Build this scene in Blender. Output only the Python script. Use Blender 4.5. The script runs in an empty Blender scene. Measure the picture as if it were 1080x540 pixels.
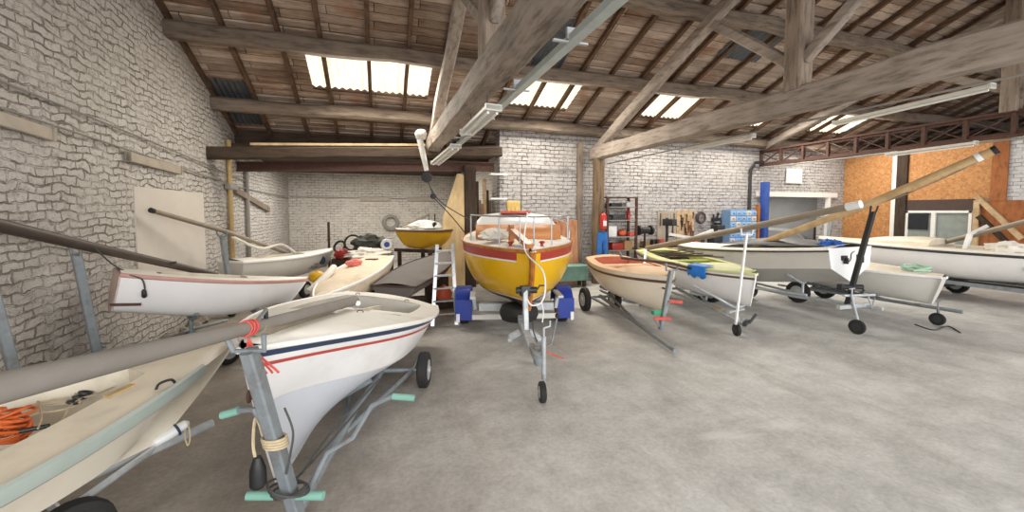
import bpy, bmesh, math, random
from mathutils import Vector, Matrix, noise
random.seed(7)
C = bpy.context.scene.collection
V = Vector
PI = math.pi
FPX, CAMH, YAW, PITCH = 420.0, 2.0, math.radians(18.4), math.radians(3.0)

# ------------------------------------------------------------------ measuring: where a sight line meets a real plane of the room
_F = V((math.sin(YAW)*math.cos(PITCH), math.cos(YAW)*math.cos(PITCH), -math.sin(PITCH)))
_R = V((math.cos(YAW), -math.sin(YAW), 0))
_U = V((math.sin(YAW)*math.sin(PITCH), math.cos(YAW)*math.sin(PITCH), math.cos(PITCH)))
def at(u, v, X=None, Y=None, z=None, D=None):
    q = _F + _R*((u-540)/FPX) - _U*((v-245)/FPX)
    if X is not None: t = X/q.x
    elif Y is not None: t = Y/q.y
    elif z is not None: t = (z-CAMH)/q.z
    else: t = D
    return V((0, 0, CAMH)) + q*t

# ------------------------------------------------------------------ materials
MATS = {}
def lin(c):
    if isinstance(c, str):
        c = c.lstrip('#'); c = [int(c[i:i+2], 16)/255 for i in (0, 2, 4)]
        c = [x/12.92 if x <= .04045 else ((x+.055)/1.055)**2.4 for x in c]
    return (c[0], c[1], c[2], 1)
class NT:
    def __init__(s, name):
        s.m = bpy.data.materials.new(name); s.m.use_nodes = True
        s.n = s.m.node_tree.nodes; s.l = s.m.node_tree.links
        s.b = s.n['Principled BSDF']
    def new(s, t, **kw):
        x = s.n.new(t)
        for k, v in kw.items():
            if k.startswith('in_'):
                x.inputs[k[3:].replace('_', ' ')].default_value = v
            else: setattr(x, k, v)
        return x
    def link(s, a, b): s.l.new(a, b)
    def coord(s, scale=(1, 1, 1), swap=None):
        tc = s.new('ShaderNodeTexCoord')
        out = tc.outputs['Object']
        if swap:
            se = s.new('ShaderNodeSeparateXYZ'); s.link(out, se.inputs[0])
            co = s.new('ShaderNodeCombineXYZ')
            for i, a in enumerate(swap): s.link(se.outputs[a], co.inputs[i])
            out = co.outputs[0]
        mp = s.new('ShaderNodeMapping'); mp.inputs['Scale'].default_value = scale
        s.link(out, mp.inputs[0]); return mp.outputs[0]
    def noise(s, vec, scale, detail=4, rough=.6):
        x = s.new('ShaderNodeTexNoise'); x.inputs['Scale'].default_value = scale
        x.inputs['Detail'].default_value = detail; x.inputs['Roughness'].default_value = rough
        s.link(vec, x.inputs['Vector']); return x.outputs['Fac']
    def ramp(s, fac, stops):
        r = s.new('ShaderNodeValToRGB'); e = r.color_ramp.elements
        while len(e) < len(stops): e.new(.5)
        for i, (p, c) in enumerate(stops):
            e[i].position = p; e[i].color = lin(c) if isinstance(c, str) else (c[0], c[1], c[2], 1)
        s.link(fac, r.inputs[0]); return r.outputs[0]
    def mix(s, fac, a, b, mode='MIX'):
        x = s.new('ShaderNodeMixRGB', blend_type=mode)
        for i, v in ((0, fac), (1, a), (2, b)):
            if hasattr(v, 'is_linked') or hasattr(v, 'links'): s.link(v, x.inputs[i])
            else: x.inputs[i].default_value = v if i == 0 else (lin(v) if isinstance(v, str) else v)
        return x.outputs[0]
    def bump(s, h, strength=.5, dist=.02):
        b = s.new('ShaderNodeBump'); b.inputs['Strength'].default_value = strength; b.inputs['Distance'].default_value = dist
        s.link(h, b.inputs['Height']); s.link(b.outputs[0], s.b.inputs['Normal'])
    def col(s, c): s.link(c, s.b.inputs['Base Color'])
    def set(s, rough=.6, metal=0, spec=.5):
        s.b.inputs['Roughness'].default_value = rough; s.b.inputs['Metallic'].default_value = metal
        s.b.inputs['Specular IOR Level'].default_value = spec
def shade(c, k):
    c = lin(c); return (min(1, c[0]*k), min(1, c[1]*k), min(1, c[2]*k))
def plain(name, c, rough=.5, metal=0, var=.12, scale=6, bump=.0, spec=.5, dirt=None):
    if name in MATS: return MATS[name]
    t = NT(name); t.set(rough, metal, spec)
    vec = t.coord(); n = t.noise(vec, scale, 5)
    c1 = t.ramp(n, [(.3, shade(c, 1-var)), (.7, shade(c, 1+var))])
    if dirt:
        n2 = t.noise(vec, scale*.35, 6, .7)
        m = t.ramp(n2, [(.52, (0, 0, 0)), (.72, (1, 1, 1))])
        c1 = t.mix(m, c1, dirt)
    t.col(c1)
    if bump: t.bump(t.noise(vec, scale*6, 4), bump, .01)
    MATS[name] = t.m; return t.m
def wood(name, a, b, swap=None, scale=(1, 1, 1), rough=.8, bump=.4):
    if name in MATS: return MATS[name]
    t = NT(name); t.set(rough, 0, .3)
    vec = t.coord(scale, swap); n = t.noise(vec, 5, 7, .65)
    vec2 = t.coord(); n2 = t.noise(vec2, 1.1, 3)
    c1 = t.ramp(n, [(.32, a), (.5, b), (.72, shade(b, 1.25))])
    m = t.ramp(n2, [(.4, (0, 0, 0)), (.75, (.55, .55, .55))])
    c2 = t.mix(m, c1, shade(a, .8) + (1,))
    t.col(c2); t.bump(n, bump, .02); MATS[name] = t.m; return t.m
def brick(name, swap, paint, dark, mortar, bw, bh, warp, bump, dirty, mott=.5):
    t = NT(name); t.set(.85, 0, .2)
    vec = t.coord((1, 1, 1), swap)
    nz = t.new('ShaderNodeTexNoise'); nz.inputs['Scale'].default_value = 3.2; nz.inputs['Detail'].default_value = 4
    t.link(vec, nz.inputs['Vector'])
    sub = t.new('ShaderNodeVectorMath', operation='SUBTRACT'); t.link(nz.outputs['Color'], sub.inputs[0]); sub.inputs[1].default_value = (.5, .5, .5)
    sc = t.new('ShaderNodeVectorMath', operation='SCALE'); t.link(sub.outputs[0], sc.inputs[0]); sc.inputs['Scale'].default_value = warp
    add = t.new('ShaderNodeVectorMath', operation='ADD'); t.link(vec, add.inputs[0]); t.link(sc.outputs[0], add.inputs[1])
    br = t.new('ShaderNodeTexBrick'); t.link(add.outputs[0], br.inputs['Vector'])
    br.inputs['Scale'].default_value = 1; br.inputs['Brick Width'].default_value = bw; br.inputs['Row Height'].default_value = bh
    br.inputs['Mortar Size'].default_value = .012; br.inputs['Mortar Smooth'].default_value = .5
    br.inputs['Color1'].default_value = (.25, .25, .25, 1); br.inputs['Color2'].default_value = (1, 1, 1, 1); br.inputs['Mortar'].default_value = (.5, .5, .5, 1)
    fine = t.noise(vec, 14, 6, .7); big = t.noise(vec, .55, 5, .65)
    base = t.ramp(fine, [(.25, shade(paint, .86)), (.6, paint)])
    bm = t.mix(.13, base, br.outputs['Color'], 'MULTIPLY')
    # mortar joints: dark only where the paint has not filled them
    hole = t.noise(vec, 2.3, 6, .75)
    hm = t.ramp(hole, [(.44, (.04, .04, .04)), (.56, (.95, .95, .95))])
    mm = t.mix(1.0, br.outputs['Fac'], hm, 'MULTIPLY')
    c = t.mix(mm, bm, mortar)
    pm = t.noise(vec, 8, 8, .85)
    chip = t.ramp(pm, [(.51, (0, 0, 0)), (.6, (mott, mott, mott))])
    c = t.mix(chip, c, dark)
    dm = t.ramp(big, [(.45, (0, 0, 0)), (.8, (.6, .6, .6))])
    c = t.mix(dm, c, dirty)
    t.col(c)
    inv = t.new('ShaderNodeMath', operation='SUBTRACT'); inv.inputs[0].default_value = 1; t.link(br.outputs['Fac'], inv.inputs[1])
    a2 = t.new('ShaderNodeMath', operation='MULTIPLY_ADD'); t.link(fine, a2.inputs[0]); a2.inputs[1].default_value = .7; t.link(inv.outputs[0], a2.inputs[2])
    a3 = t.new('ShaderNodeMath', operation='MULTIPLY_ADD'); t.link(hole, a3.inputs[0]); a3.inputs[1].default_value = 1.5; t.link(a2.outputs[0], a3.inputs[2])
    t.bump(a3.outputs[0], bump, .05 if warp > .1 else .03)
    MATS[name] = t.m; return t.m

brick('brick_back', 'XZY', '#c2bdba', '#6b625b', '#57504a', .27, .105, .06, .9, '#b0a9a4', .75)
brick('brick_rear', 'XZY', '#dcd5ca', '#8b8277', '#7a7066', .26, .10, .05, .6, '#bfb6a9')
brick('brick_left', 'YZX', '#d6d0c8', '#857b70', '#7f766c', .23, .095, .2, 1.0, '#b7aea4', .6)
brick('brick_right', 'YZX', '#d6d6d8', '#a8a4a0', '#8a8580', .26, .1, .05, .5, '#c4c4c4')

def concrete():
    t = NT('concrete_floor'); t.set(.62, 0, .35)
    vec = t.coord(); a = t.noise(vec, .45, 6, .65); b = t.noise(vec, 2.6, 8, .72); c = t.noise(vec, 28, 5, .7)
    v2 = t.coord((2.4, .35, 1)); s = t.noise(v2, 1.2, 6, .7)
    base = t.ramp(a, [(.3, '#9a9894'), (.5, '#b9b7b3'), (.72, '#cfcdc9')])
    mid = t.ramp(b, [(.3, '#8d8a85'), (.62, '#cfcdc9')])
    x = t.mix(.5, base, mid)
    st = t.ramp(s, [(.55, (0, 0, 0)), (.75, (.45, .45, .45))])
    x = t.mix(st, x, '#8a8072')
    sp = t.ramp(c, [(.3, (.62, .62, .62)), (.62, (1.08, 1.08, 1.08))])
    x = t.mix(.5, x, sp, 'MULTIPLY')
    # floor turns browner towards the left side of the hall
    se = t.new('ShaderNodeSeparateXYZ'); t.link(vec, se.inputs[0])
    ad = t.new('ShaderNodeMath', operation='MULTIPLY_ADD'); t.link(a, ad.inputs[0]); ad.inputs[1].default_value = 2.4; t.link(se.outputs['X'], ad.inputs[2])
    mr = t.new('ShaderNodeMapRange'); t.link(ad.outputs[0], mr.inputs[0])
    mr.inputs[1].default_value = .4; mr.inputs[2].default_value = 3.2; mr.inputs[3].default_value = .75; mr.inputs[4].default_value = 0
    x = t.mix(mr.outputs[0], x, t.mix(.85, x, '#a58e72', 'MULTIPLY'))
    # pale worn patches
    w = t.ramp(t.noise(t.coord((.5, 1.3, 1)), .9, 5, .6), [(.61, (0, 0, 0)), (.67, (.55, .55, .55))])
    x = t.mix(w, x, '#d0cec9')
    t.col(x); t.bump(c, .12, .01); MATS['floor'] = t.m
concrete()
def tiles():
    t = NT('roof_boards'); t.set(.9, 0, .15)
    vec = t.coord(); nz = t.new('ShaderNodeTexNoise'); nz.inputs['Scale'].default_value = 1.4; nz.inputs['Detail'].default_value = 3; t.link(vec, nz.inputs['Vector'])
    sc = t.new('ShaderNodeVectorMath', operation='SCALE'); t.link(nz.outputs['Color'], sc.inputs[0]); sc.inputs['Scale'].default_value = .07
    add = t.new('ShaderNodeVectorMath', operation='ADD'); t.link(vec, add.inputs[0]); t.link(sc.outputs[0], add.inputs[1])
    br = t.new('ShaderNodeTexBrick'); t.link(add.outputs[0], br.inputs['Vector'])
    br.inputs['Scale'].default_value = 1; br.inputs['Brick Width'].default_value = 1.52; br.inputs['Row Height'].default_value = .18
    br.inputs['Mortar Size'].default_value = .012; br.inputs['Mortar Smooth'].default_value = .6; br.inputs['Bias'].default_value = .1
    br.inputs['Color1'].default_value = lin('#c2ad9b'); br.inputs['Color2'].default_value = lin('#85705f'); br.inputs['Mortar'].default_value = lin('#4a3b30')
    n = t.noise(t.coord((.8, 6, 1)), 3, 6, .75); n2 = t.noise(vec, .7, 4)
    c = t.mix(.8, br.outputs['Color'], t.ramp(n, [(.3, (.42, .4, .38)), (.7, (1.45, 1.42, 1.4))]), 'MULTIPLY')
    m = t.ramp(n2, [(.42, (0, 0, 0)), (.62, (.7, .7, .7))])
    c = t.mix(m, c, t.mix(.5, c, '#cfc1b4'))
    m2 = t.ramp(t.noise(vec, 1.3, 3), [(.56, (0, 0, 0)), (.68, (.55, .55, .55))])
    c = t.mix(m2, c, '#8f6148')
    t.col(c); t.bump(n, .5, .03); MATS['tiles'] = t.m
tiles()
def osb():
    t = NT('osb_board'); t.set(.7, 0, .3)
    vec = t.coord((1, 1, 1), 'YZX')
    vo = t.new('ShaderNodeTexVoronoi'); vo.inputs['Scale'].default_value = 16; t.link(vec, vo.inputs['Vector'])
    n = t.noise(vec, 24, 5, .7); n2 = t.noise(vec, .8, 3)
    c = t.ramp(vo.outputs['Color'], [(.1, '#a06a3c'), (.5, '#c08550'), (.9, '#d9a36c')])
    c = t.mix(.5, c, t.ramp(n, [(.3, '#8a5a34'), (.7, '#dba873')]))
    c = t.mix(t.ramp(n2, [(.4, (0, 0, 0)), (.75, (.4, .4, .4))]), c, '#9c6337')
    t.col(c); t.bump(n, .1, .01); MATS['osb'] = t.m
osb()
M = MATS
wood('beam_grey', '#72675c', '#a3968a', scale=(3, .5, 3)); wood('beam_long', '#554a40', '#837466', scale=(.5, 3, 3))
wood('beam_up', '#6a5c4f', '#9b8b7b', scale=(3, 3, .5)); wood('rafter_wood', '#402f24', '#6b5340', scale=(3, .5, 3))
wood('lintel_wood', '#33281f', '#4e3f33', scale=(.5, 3, 3)); wood('pale_wood', '#a28763', '#c8ad88', scale=(1, 1, 1))
wood('log_wood', '#4f4031', '#7d6952', scale=(4, 4, .4)); wood('red_ply', '#925f43', '#b98263', scale=(2, 2, .6), bump=.1)
wood('brown_ply', '#82502f', '#a5683f', 'YZX', (2, .7, 1), bump=.1); wood('mast_wood', '#a3875f', '#c2a57a', scale=(1, 1, 1), bump=.1)
wood('grey_timber', '#5f5347', '#8c7d6e', scale=(4, 4, .5)); wood('dark_timber', '#2e241c', '#46382d', scale=(4, 4, .5))
wood('varnish', '#8a4e22', '#b8743a', scale=(2, 2, 2), bump=.05, rough=.35); wood('yellow_ply', '#c9a877', '#dcc294', scale=(1, 1, .3), bump=.05)
wood('bench_wood', '#8f7450', '#b49a70', scale=(.5, 3, 3))
P = plain
P('gel_cream', '#e3dac8', .32, var=.05, scale=2, dirt='#cfc3ad'); P('gel_white', '#e6e4e2', .3, var=.04, scale=2, dirt='#d2cec8')
P('deck_cream', '#ddd2bd', .5, var=.06, scale=3, dirt='#c3b69d'); P('deck_white', '#e0dcd2', .45, var=.05, scale=3, dirt='#c9c2b2')
P('inner_cream', '#cfc6b3', .55, var=.08, scale=4, dirt='#a79b84'); P('gel_grey', '#c4c0b8', .35, var=.05, scale=2, dirt='#b0aba0')
P('hull_bottom', '#c9ccd2', .4, var=.05, scale=2); P('yellow', '#e8b410', .25, var=.05, scale=2); P('yellow_old', '#c99a16', .4, var=.08, scale=3)
P('red_stripe', '#a8352c', .35, var=.1); P('red_line', '#b5483f', .4, var=.08); P('navy', '#2f3d55', .4, var=.1); P('pink_line', '#b98a80', .5)
P('pink_worn', '#d2b9b0', .5, var=.2, scale=14); P('white_trim', '#e9e6e0', .35, var=.04); P('sage', '#a3ada5', .5, var=.08, scale=5); P('brown_rail', '#5d4434', .5); P('black_rail', '#35332f', .5)
P('galv', '#b4b8ba', .45, .25, .15, 12); P('steel_grey', '#858c90', .5, .2, .15, 9, dirt='#6b625a'); P('dark_steel', '#3c3d3e', .5, .4, .2, 9)
P('alu', '#aeb0b2', .35, .7, .08, 10); P('rubber', '#232221', .8, 0, .2, 8); P('black', '#1f1f20', .5); P('teal_grip', '#7fae9f', .6, var=.1)
P('green_grip', '#2f8f6b', .6); P('red_grip', '#cc5a4c', .6); P('blue_guard', '#1c3590', .4, var=.12); P('hub_grey', '#b5b5b4', .5, .3)
P('rust', '#573c32', .75, .2, .25, 14); P('duct_grey', '#b9c3c0', .45, .2, .1, 6); P('batten_white', '#d6d3cb', .4, var=.06); P('batten_dirty', '#a79c8c', .6, var=.15, scale=4)
P('tube_white', '#ecebe4', .3, var=.02); P('teal_box', '#7aa296', .6, var=.15, scale=6, dirt='#6c7a70'); P('red_ext', '#b5302c', .3)
P('denim', '#2f6cb4', .85, var=.15, scale=9, bump=.3); P('tarp_beige', '#d9c9b0', .8, var=.08, scale=5, bump=.3, dirt='#bda98a')
P('tarp_dark', '#66605b', .85, var=.1, scale=4, bump=.3, dirt='#68615a'); P('tarp_green', '#48493f', .8, var=.2, scale=6, bump=.4); P('sail_white', '#dcd6cb', .8, var=.06, scale=5, bump=.3)
P('cover_grey', '#857f77', .8, var=.1, scale=3, bump=.25, dirt='#857a6c'); P('orange_rope', '#d0642a', .8, var=.2, scale=30, bump=.5); P('rope_tan', '#c5b493', .85, var=.15, scale=40, bump=.4)
P('rope_red', '#d25a52', .8, var=.2, scale=30); P('rope_dark', '#4a4a48', .8); P('rope_green', '#a8cbb4', .8); P('blue_tape', '#1f77d0', .5, var=.1); P('blue_case', '#7397bd', .5); P('blue_cabinet', '#8fb3d6', .5, var=.12, scale=7)
P('blue_post', '#33509a', .5, var=.1, dirt='#28407e'); P('blue_tarp', '#2a5ba8', .6, var=.15); P('lime', '#c9ca93', .55, var=.1, scale=4, dirt='#b0b474'); P('lime_in', '#97a044', .6, var=.15, scale=5)
P('salmon', '#c46a4a', .55, var=.12, scale=4); P('peach', '#dcb78e', .5, var=.08, scale=3); P('orange_band', '#cf8a52', .5, var=.07); P('mast_black', '#4d433c', .5, .2, .15, 8)
P('mast_grey', '#8f8371', .55, .2, .12, 6); P('iron_wall', '#5c5f63', .6, .4, .2, 5); P('yellow_pipe', '#b79a62', .5, var=.1); P('pipe_grey', '#8b867e', .6, var=.1)
P('cloth_red', '#d97a70', .85, var=.12); P('ball_orange', '#d8643e', .5); P('door_dark', '#8d8b88', .8, var=.08, scale=2); P('brown_dark', '#4b3a33', .7, var=.12)
P('glass_dark', '#8e948e', .1, var=.1); P('screen_dark', '#2c2e30', .25); P('card', '#b08d5f', .8, var=.1); P('lamp_off', '#cfcabd', .4)
P('plaster', '#cdc5ba', .85, var=.05, scale=2)
P('rubble_grey', '#8d8478', .9, var=.25, scale=9, bump=.6); P('plastic_white', '#e4e4e2', .35, var=.03); P('towel', '#d0b06c', .85, var=.12, bump=.3)
def skylight_mat():
    t = NT('translucent_sheet'); vec = t.coord(); n = t.noise(t.coord((3, .6, 1)), 4, 4)
    wv = t.new('ShaderNodeTexWave', wave_type='BANDS', bands_direction='X'); wv.inputs['Scale'].default_value = 2.1; wv.inputs['Distortion'].default_value = .3; t.link(vec, wv.inputs['Vector'])
    c = t.ramp(n, [(.3, '#ece0bf'), (.65, '#fff8ea')])
    c = t.mix(.35, c, t.ramp(wv.outputs['Fac'], [(.2, (.6, .52, .38)), (.7, (1, 1, 1))]), 'MULTIPLY')
    t.col(c); t.link(c, t.b.inputs['Emission Color']); t.b.inputs['Emission Strength'].default_value = .6; t.set(.5)
    MATS['skylight'] = t.m
skylight_mat()
def glass_mat():
    t = NT('window_glass'); t.b.inputs['Base Color'].default_value = lin('#aab4ae'); t.set(.08); t.b.inputs['Transmission Weight'].default_value = .75; t.b.inputs['IOR'].default_value = 1.1
    MATS['glass'] = t.m
glass_mat()

# ------------------------------------------------------------------ mesh builder
class MB:
    def __init__(s): s.b = bmesh.new()
    def quad(s, *ps):
        return s.b.faces.new([s.b.verts.new(p) for p in ps])
    def box(s, c, size, rz=0, rx=0, ry=0, bev=0):
        m = Matrix.Translation(V(c)) @ Matrix.Rotation(rz, 4, 'Z') @ Matrix.Rotation(ry, 4, 'Y') @ Matrix.Rotation(rx, 4, 'X') @ Matrix.Diagonal((*size, 1))
        r = bmesh.ops.create_cube(s.b, size=1, matrix=m)
        if bev:
            es = list({e for v in r['verts'] for e in v.link_edges})
            bmesh.ops.bevel(s.b, geom=es, offset=bev, segments=2, affect='EDGES', profile=.6)
        return s
    def bar(s, p, q, w, h, up=(0, 0, 1), bev=.0, wob=0):
        p, q = V(p), V(q); x = (q-p); L = x.length; x.normalize(); up = V(up)
        y = up.cross(x)
        if y.length < 1e-4: y = V((0, 1, 0)).cross(x)
        y.normalize(); z = x.cross(y)
        n = max(1, int(L/.6)) if wob else 1
        rings = []
        for i in range(n+1):
            c = p + x*(L*i/n)
            o = (y*noise.noise(c*.9+V((3, 1, 7)))+z*noise.noise(c*.9+V((9, 2, 1))))*wob if wob else V()
            k = 1+(noise.noise(c*1.3)*.12 if wob else 0)
            a, b2 = w/2*k, h/2*k; e = bev
            if e: pr = [(-a+e, -b2), (a-e, -b2), (a, -b2+e), (a, b2-e), (a-e, b2), (-a+e, b2), (-a, b2-e), (-a, -b2+e)]
            else: pr = [(-a, -b2), (a, -b2), (a, b2), (-a, b2)]
            rings.append([s.b.verts.new(c+o+y*u+z*v) for u, v in pr])
        s._skin(rings, True); s.b.faces.new(rings[0][::-1]); s.b.faces.new(rings[-1]); return s
    def _skin(s, rings, closed):
        for a, b in zip(rings, rings[1:]):
            n = len(a)
            for i in range(n if closed else n-1):
                j = (i+1) % n
                try: s.b.faces.new((a[i], a[j], b[j], b[i]))
                except ValueError: pass
    def tube(s, pts, r, seg=10, closed=False, flat=1, caps=True):
        pts = [V(p) for p in pts]; n = len(pts)
        rs = r if isinstance(r, (list, tuple)) else [r]*n
        t0 = (pts[1]-pts[0]).normalized(); nrm = t0.orthogonal().normalized()
        if abs(t0.z) < .9: nrm = V((0, 0, 1)) - t0*t0.z; nrm.normalize()
        rings = []
        for i in range(n):
            if closed: t = (pts[(i+1) % n]-pts[i-1])
            elif i == 0: t = pts[1]-pts[0]
            elif i == n-1: t = pts[-1]-pts[-2]
            else: t = (pts[i+1]-pts[i]).normalized()+(pts[i]-pts[i-1]).normalized()
            if t.length < 1e-8: t = t0
            t.normalize(); nrm = nrm - t*nrm.dot(t)
            if nrm.length < 1e-6: nrm = t.orthogonal()
            nrm.normalize(); bi = t.cross(nrm)
            rings.append([s.b.verts.new(pts[i]+(nrm*math.cos(2*PI*k/seg)*flat+bi*math.sin(2*PI*k/seg))*rs[i]) for k in range(seg)])
        if closed: rings.append(rings[0])
        s._skin(rings, True)
        if not closed and caps:
            s.b.faces.new(rings[0][::-1]); s.b.faces.new(rings[-1])
        return s
    def cyl(s, p, q, r, r2=None, seg=16): return s.tube([p, q], [r, r if r2 is None else r2], seg)
    def lathe(s, c, prof, axis=(0, 0, 1), seg=20):
        ax = V(axis).normalized(); u = ax.orthogonal().normalized(); w = ax.cross(u); c = V(c)
        rings = [[s.b.verts.new(c+ax*h+(u*math.cos(2*PI*k/seg)+w*math.sin(2*PI*k/seg))*max(r, 1e-4)) for k in range(seg)] for r, h in prof]
        s._skin(rings, True); s.b.faces.new(rings[0][::-1]); s.b.faces.new(rings[-1]); return s
    def torus(s, c, R, r, axis=(0, 0, 1), seg=28, ms=8, a0=0, a1=2*PI):
        ax = V(axis).normalized(); u = ax.orthogonal().normalized(); w = ax.cross(u); c = V(c)
        full = abs(a1-a0-2*PI) < 1e-6; n = seg if full else seg+1
        pts = [c+(u*math.cos(a0+(a1-a0)*k/seg)+w*math.sin(a0+(a1-a0)*k/seg))*R for k in range(n)]
        return s.tube(pts, r, ms, closed=full)
    def grid(s, rows, closed=False):
        rings = [[s.b.verts.new(p) for p in r] for r in rows]
        s._skin(rings, closed); return rings
    def poly(s, pts, d):
        d = V(d); a = [s.b.verts.new(p) for p in pts]; b = [s.b.verts.new(V(p)+d) for p in pts]
        n = len(a); s.b.faces.new(a[::-1]); s.b.faces.new(b)
        for i in range(n): s.b.faces.new((a[i], a[(i+1) % n], b[(i+1) % n], b[i]))
        return s
    def blob(s, c, r, rot=0, seed=0, amp=.25, freq=2.2, seg=24, flat=.0, power=1):
        r = V(r); c = V(c); rows = []
        for i in range(seg//2+1):
            th = PI*i/(seg//2); row = []
            for k in range(seg):
                ph = 2*PI*k/seg
                d = V((math.sin(th)*math.cos(ph), math.sin(th)*math.sin(ph), math.cos(th)))
                n = 1+amp*noise.fractal(d*freq+V((seed*3.1, seed*1.7, seed)), 1, 2, 4)
                p = V((d.x*r.x*n, d.y*r.y*n, d.z*r.z*n))
                if p.z < -r.z*flat and flat: p.z = -r.z*flat
                p.rotate(Matrix.Rotation(rot, 3, 'Z')); row.append(c+p)
            rows.append(row)
        s.grid(rows, True); return s
    def build(s, name, m, parent=None, root=None, smooth=True, ang=35, sol=0):
        bmesh.ops.remove_doubles(s.b, verts=s.b.verts, dist=1e-5)
        if len(s.b.faces): bmesh.ops.recalc_face_normals(s.b, faces=s.b.faces)
        me = bpy.data.meshes.new(name)
        off = V((0, 0, 0))
        if root is not None: off = root.location.copy()
        for v in s.b.verts: v.co -= off
        if smooth:
            for f in s.b.faces: f.smooth = True
        s.b.to_mesh(me); s.b.free()
        if smooth: me.set_sharp_from_angle(angle=math.radians(ang))
        me.materials.append(M[m] if isinstance(m, str) else m)
        o = bpy.data.objects.new(name, me); C.objects.link(o)
        if parent is not None: o.parent = parent
        elif root is None:
            pass
        if sol:
            md = o.modifiers.new('thick', 'SOLIDIFY'); md.thickness = sol; md.offset = 0
        return o
def thing(name, label, cat, loc=(0, 0, 0), group=None):
    o = bpy.data.objects.new(name, None); C.objects.link(o); o.location = loc; o.empty_display_size = .1
    o['label'] = label; o['category'] = cat
    if group: o['group'] = group
    return o
def part(root, name, mb, m, parent=None, label=None, **kw):
    o = mb.build(name, m, parent=parent or root, root=root, **kw)
    if label: o['label'] = label
    return o
def single(name, label, cat, mb, m, group=None, **kw):
    # a thing that is one mesh: its origin goes to the foot of the mesh
    zs = [v.co for v in mb.b.verts]
    c = V((sum(v.x for v in zs)/len(zs), sum(v.y for v in zs)/len(zs), min(v.z for v in zs)))
    for v in mb.b.verts: v.co -= c
    o = mb.build(name, m, **kw); o.location = c
    o['label'] = label; o['category'] = cat
    if group: o['group'] = group
    return o
def struct(name, mb, m, **kw):
    o = mb.build(name, m, **kw); o['kind'] = 'structure'; return o
def spart(parent, name, mb, m, **kw): return mb.build(name, m, parent=parent, **kw)
# ================================================================== THE HALL
WL, WB, WREAR, WR, STEP = -3.25, 10.1, 17.0, 16.25, 3.02
RIDGE, PITCHK, ZR = 4.25, .41, 6.82
FRONT = -2.0; XE = 26
def roofz(y): return ZR - PITCHK*abs(y-RIDGE)

m = MB(); m.box(((WL+26)/2, 6.0, -.1), (26-WL+.6, 24, .2)); struct('floor', m, 'floor', smooth=False)
m = MB()
m.poly([(WL-.3, y, z) for y, z in [(FRONT, 0), (WREAR+.3, 0), (WREAR+.3, 3.5), (11.2, 3.5), (11.2, roofz(11.2)), (RIDGE, ZR), (FRONT, roofz(FRONT))]], (.3, 0, 0))
struct('wall_left', m, 'brick_left', smooth=False)
DX0, DX1, DZ = 12.4, 15.3, 2.5
m = MB()
for x0, x1, z0, z1 in [(STEP, DX0, 0, roofz(WB)), (DX0, DX1, DZ, roofz(WB)), (DX1, WR, 0, roofz(WB))]:
    m.box(((x0+x1)/2, WB+.15, (z0+z1)/2), (x1-x0, .3, z1-z0))
struct('wall_back', m, 'brick_back', smooth=False)
m = MB(); m.box(((WL+STEP)/2, WREAR+.15, 1.75), (STEP-WL+.3, .3, 3.5)); struct('wall_rear', m, 'brick_rear', smooth=False)
m = MB(); m.box((STEP+.15, (WB+WREAR)/2+.16, 1.75), (.3, WREAR-WB-.3, 3.5)); struct('wall_recess', m, 'brick_rear', smooth=False)
m = MB()
m.poly([(WR, y, z) for y, z in [(FRONT, 0), (WB, 0), (WB, 4.12), (FRONT, 4.12)]], (.3, 0, 0))
struct('wall_right', m, 'brick_right', smooth=False)
m = MB(); m.poly([(XE, y, z) for y, z in [(FRONT, 0), (WB+.3, 0), (WB+.3, roofz(WB+.3)), (RIDGE, ZR), (FRONT, roofz(FRONT))]], (.3, 0, 0)); struct('wall_end', m, 'brick_right', smooth=False)
m = MB(); m.box(((WR+XE)/2+.15, WB+.15, 2.2), (XE-WR-.3, .3, 4.4)); struct('wall_next_bay', m, 'brick_back', smooth=False)
m = MB()   # the store room behind the opening
m.box(((DX0+DX1)/2, 13.9, 1.4), (4.4, .1, 2.8)); m.box((DX0-.4, 12.15, 1.4), (.1, 3.5, 2.8)); m.box((DX1+.6, 12.15, 1.4), (.1, 3.5, 2.8)); m.box(((DX0+DX1)/2, 12.15, 2.85), (4.4, 3.5, .1))
struct('wall_store', m, 'door_dark', smooth=False)
m = MB()
for x in (DX0-.06, DX1+.06): m.box((x, WB-.03, DZ/2), (.14, .1, DZ))
m.box(((DX0+DX1)/2, WB-.03, DZ+.08), (DX1-DX0+.9, .12, .16)); struct('trim_1', m, 'white_trim', smooth=False)

# roof skin: overlapping board courses, open where the translucent sheets are let in
SKY = [(-1.3, 1.1), (3.1, 4.65), (6.7, 8.25), (9.75, 11.3), (13.4, 15.0)]
m = MB()

x0, x1 = WL-.3, XE+.3
y = RIDGE
while y < 11.4:
    ya, yb = y, y+.1667
    iv = [(x0, x1)]
    if ya > 8.4 and yb < 9.59:
        iv = []; c = x0
        for a, b in SKY: iv.append((c, a)); c = b
        iv.append((c, x1))
    for a, b in iv:
        m.quad((a, ya, roofz(ya)-.025), (b, ya, roofz(ya)-.025), (b, yb, roofz(yb)+.0), (a, yb, roofz(yb)+.0))
        m.quad((a, yb, roofz(yb)+.0), (b, yb, roofz(yb)+.0), (b, yb, roofz(yb)-.025), (a, yb, roofz(yb)-.025))
    y = yb
m.quad((x0, RIDGE, ZR+.06), (x1, RIDGE, ZR+.06), (x1, 8.5, roofz(8.5)+.06), (x0, 8.5, roofz(8.5)+.06))
m.quad((x0, 9.5, roofz(9.5)+.06), (x1, 9.5, roofz(9.5)+.06), (x1, 11.4, roofz(11.4)+.06), (x0, 11.4, roofz(11.4)+.06))
struct('ceiling_back', m, 'tiles', smooth=False)
m = MB(); y = RIDGE
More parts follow.
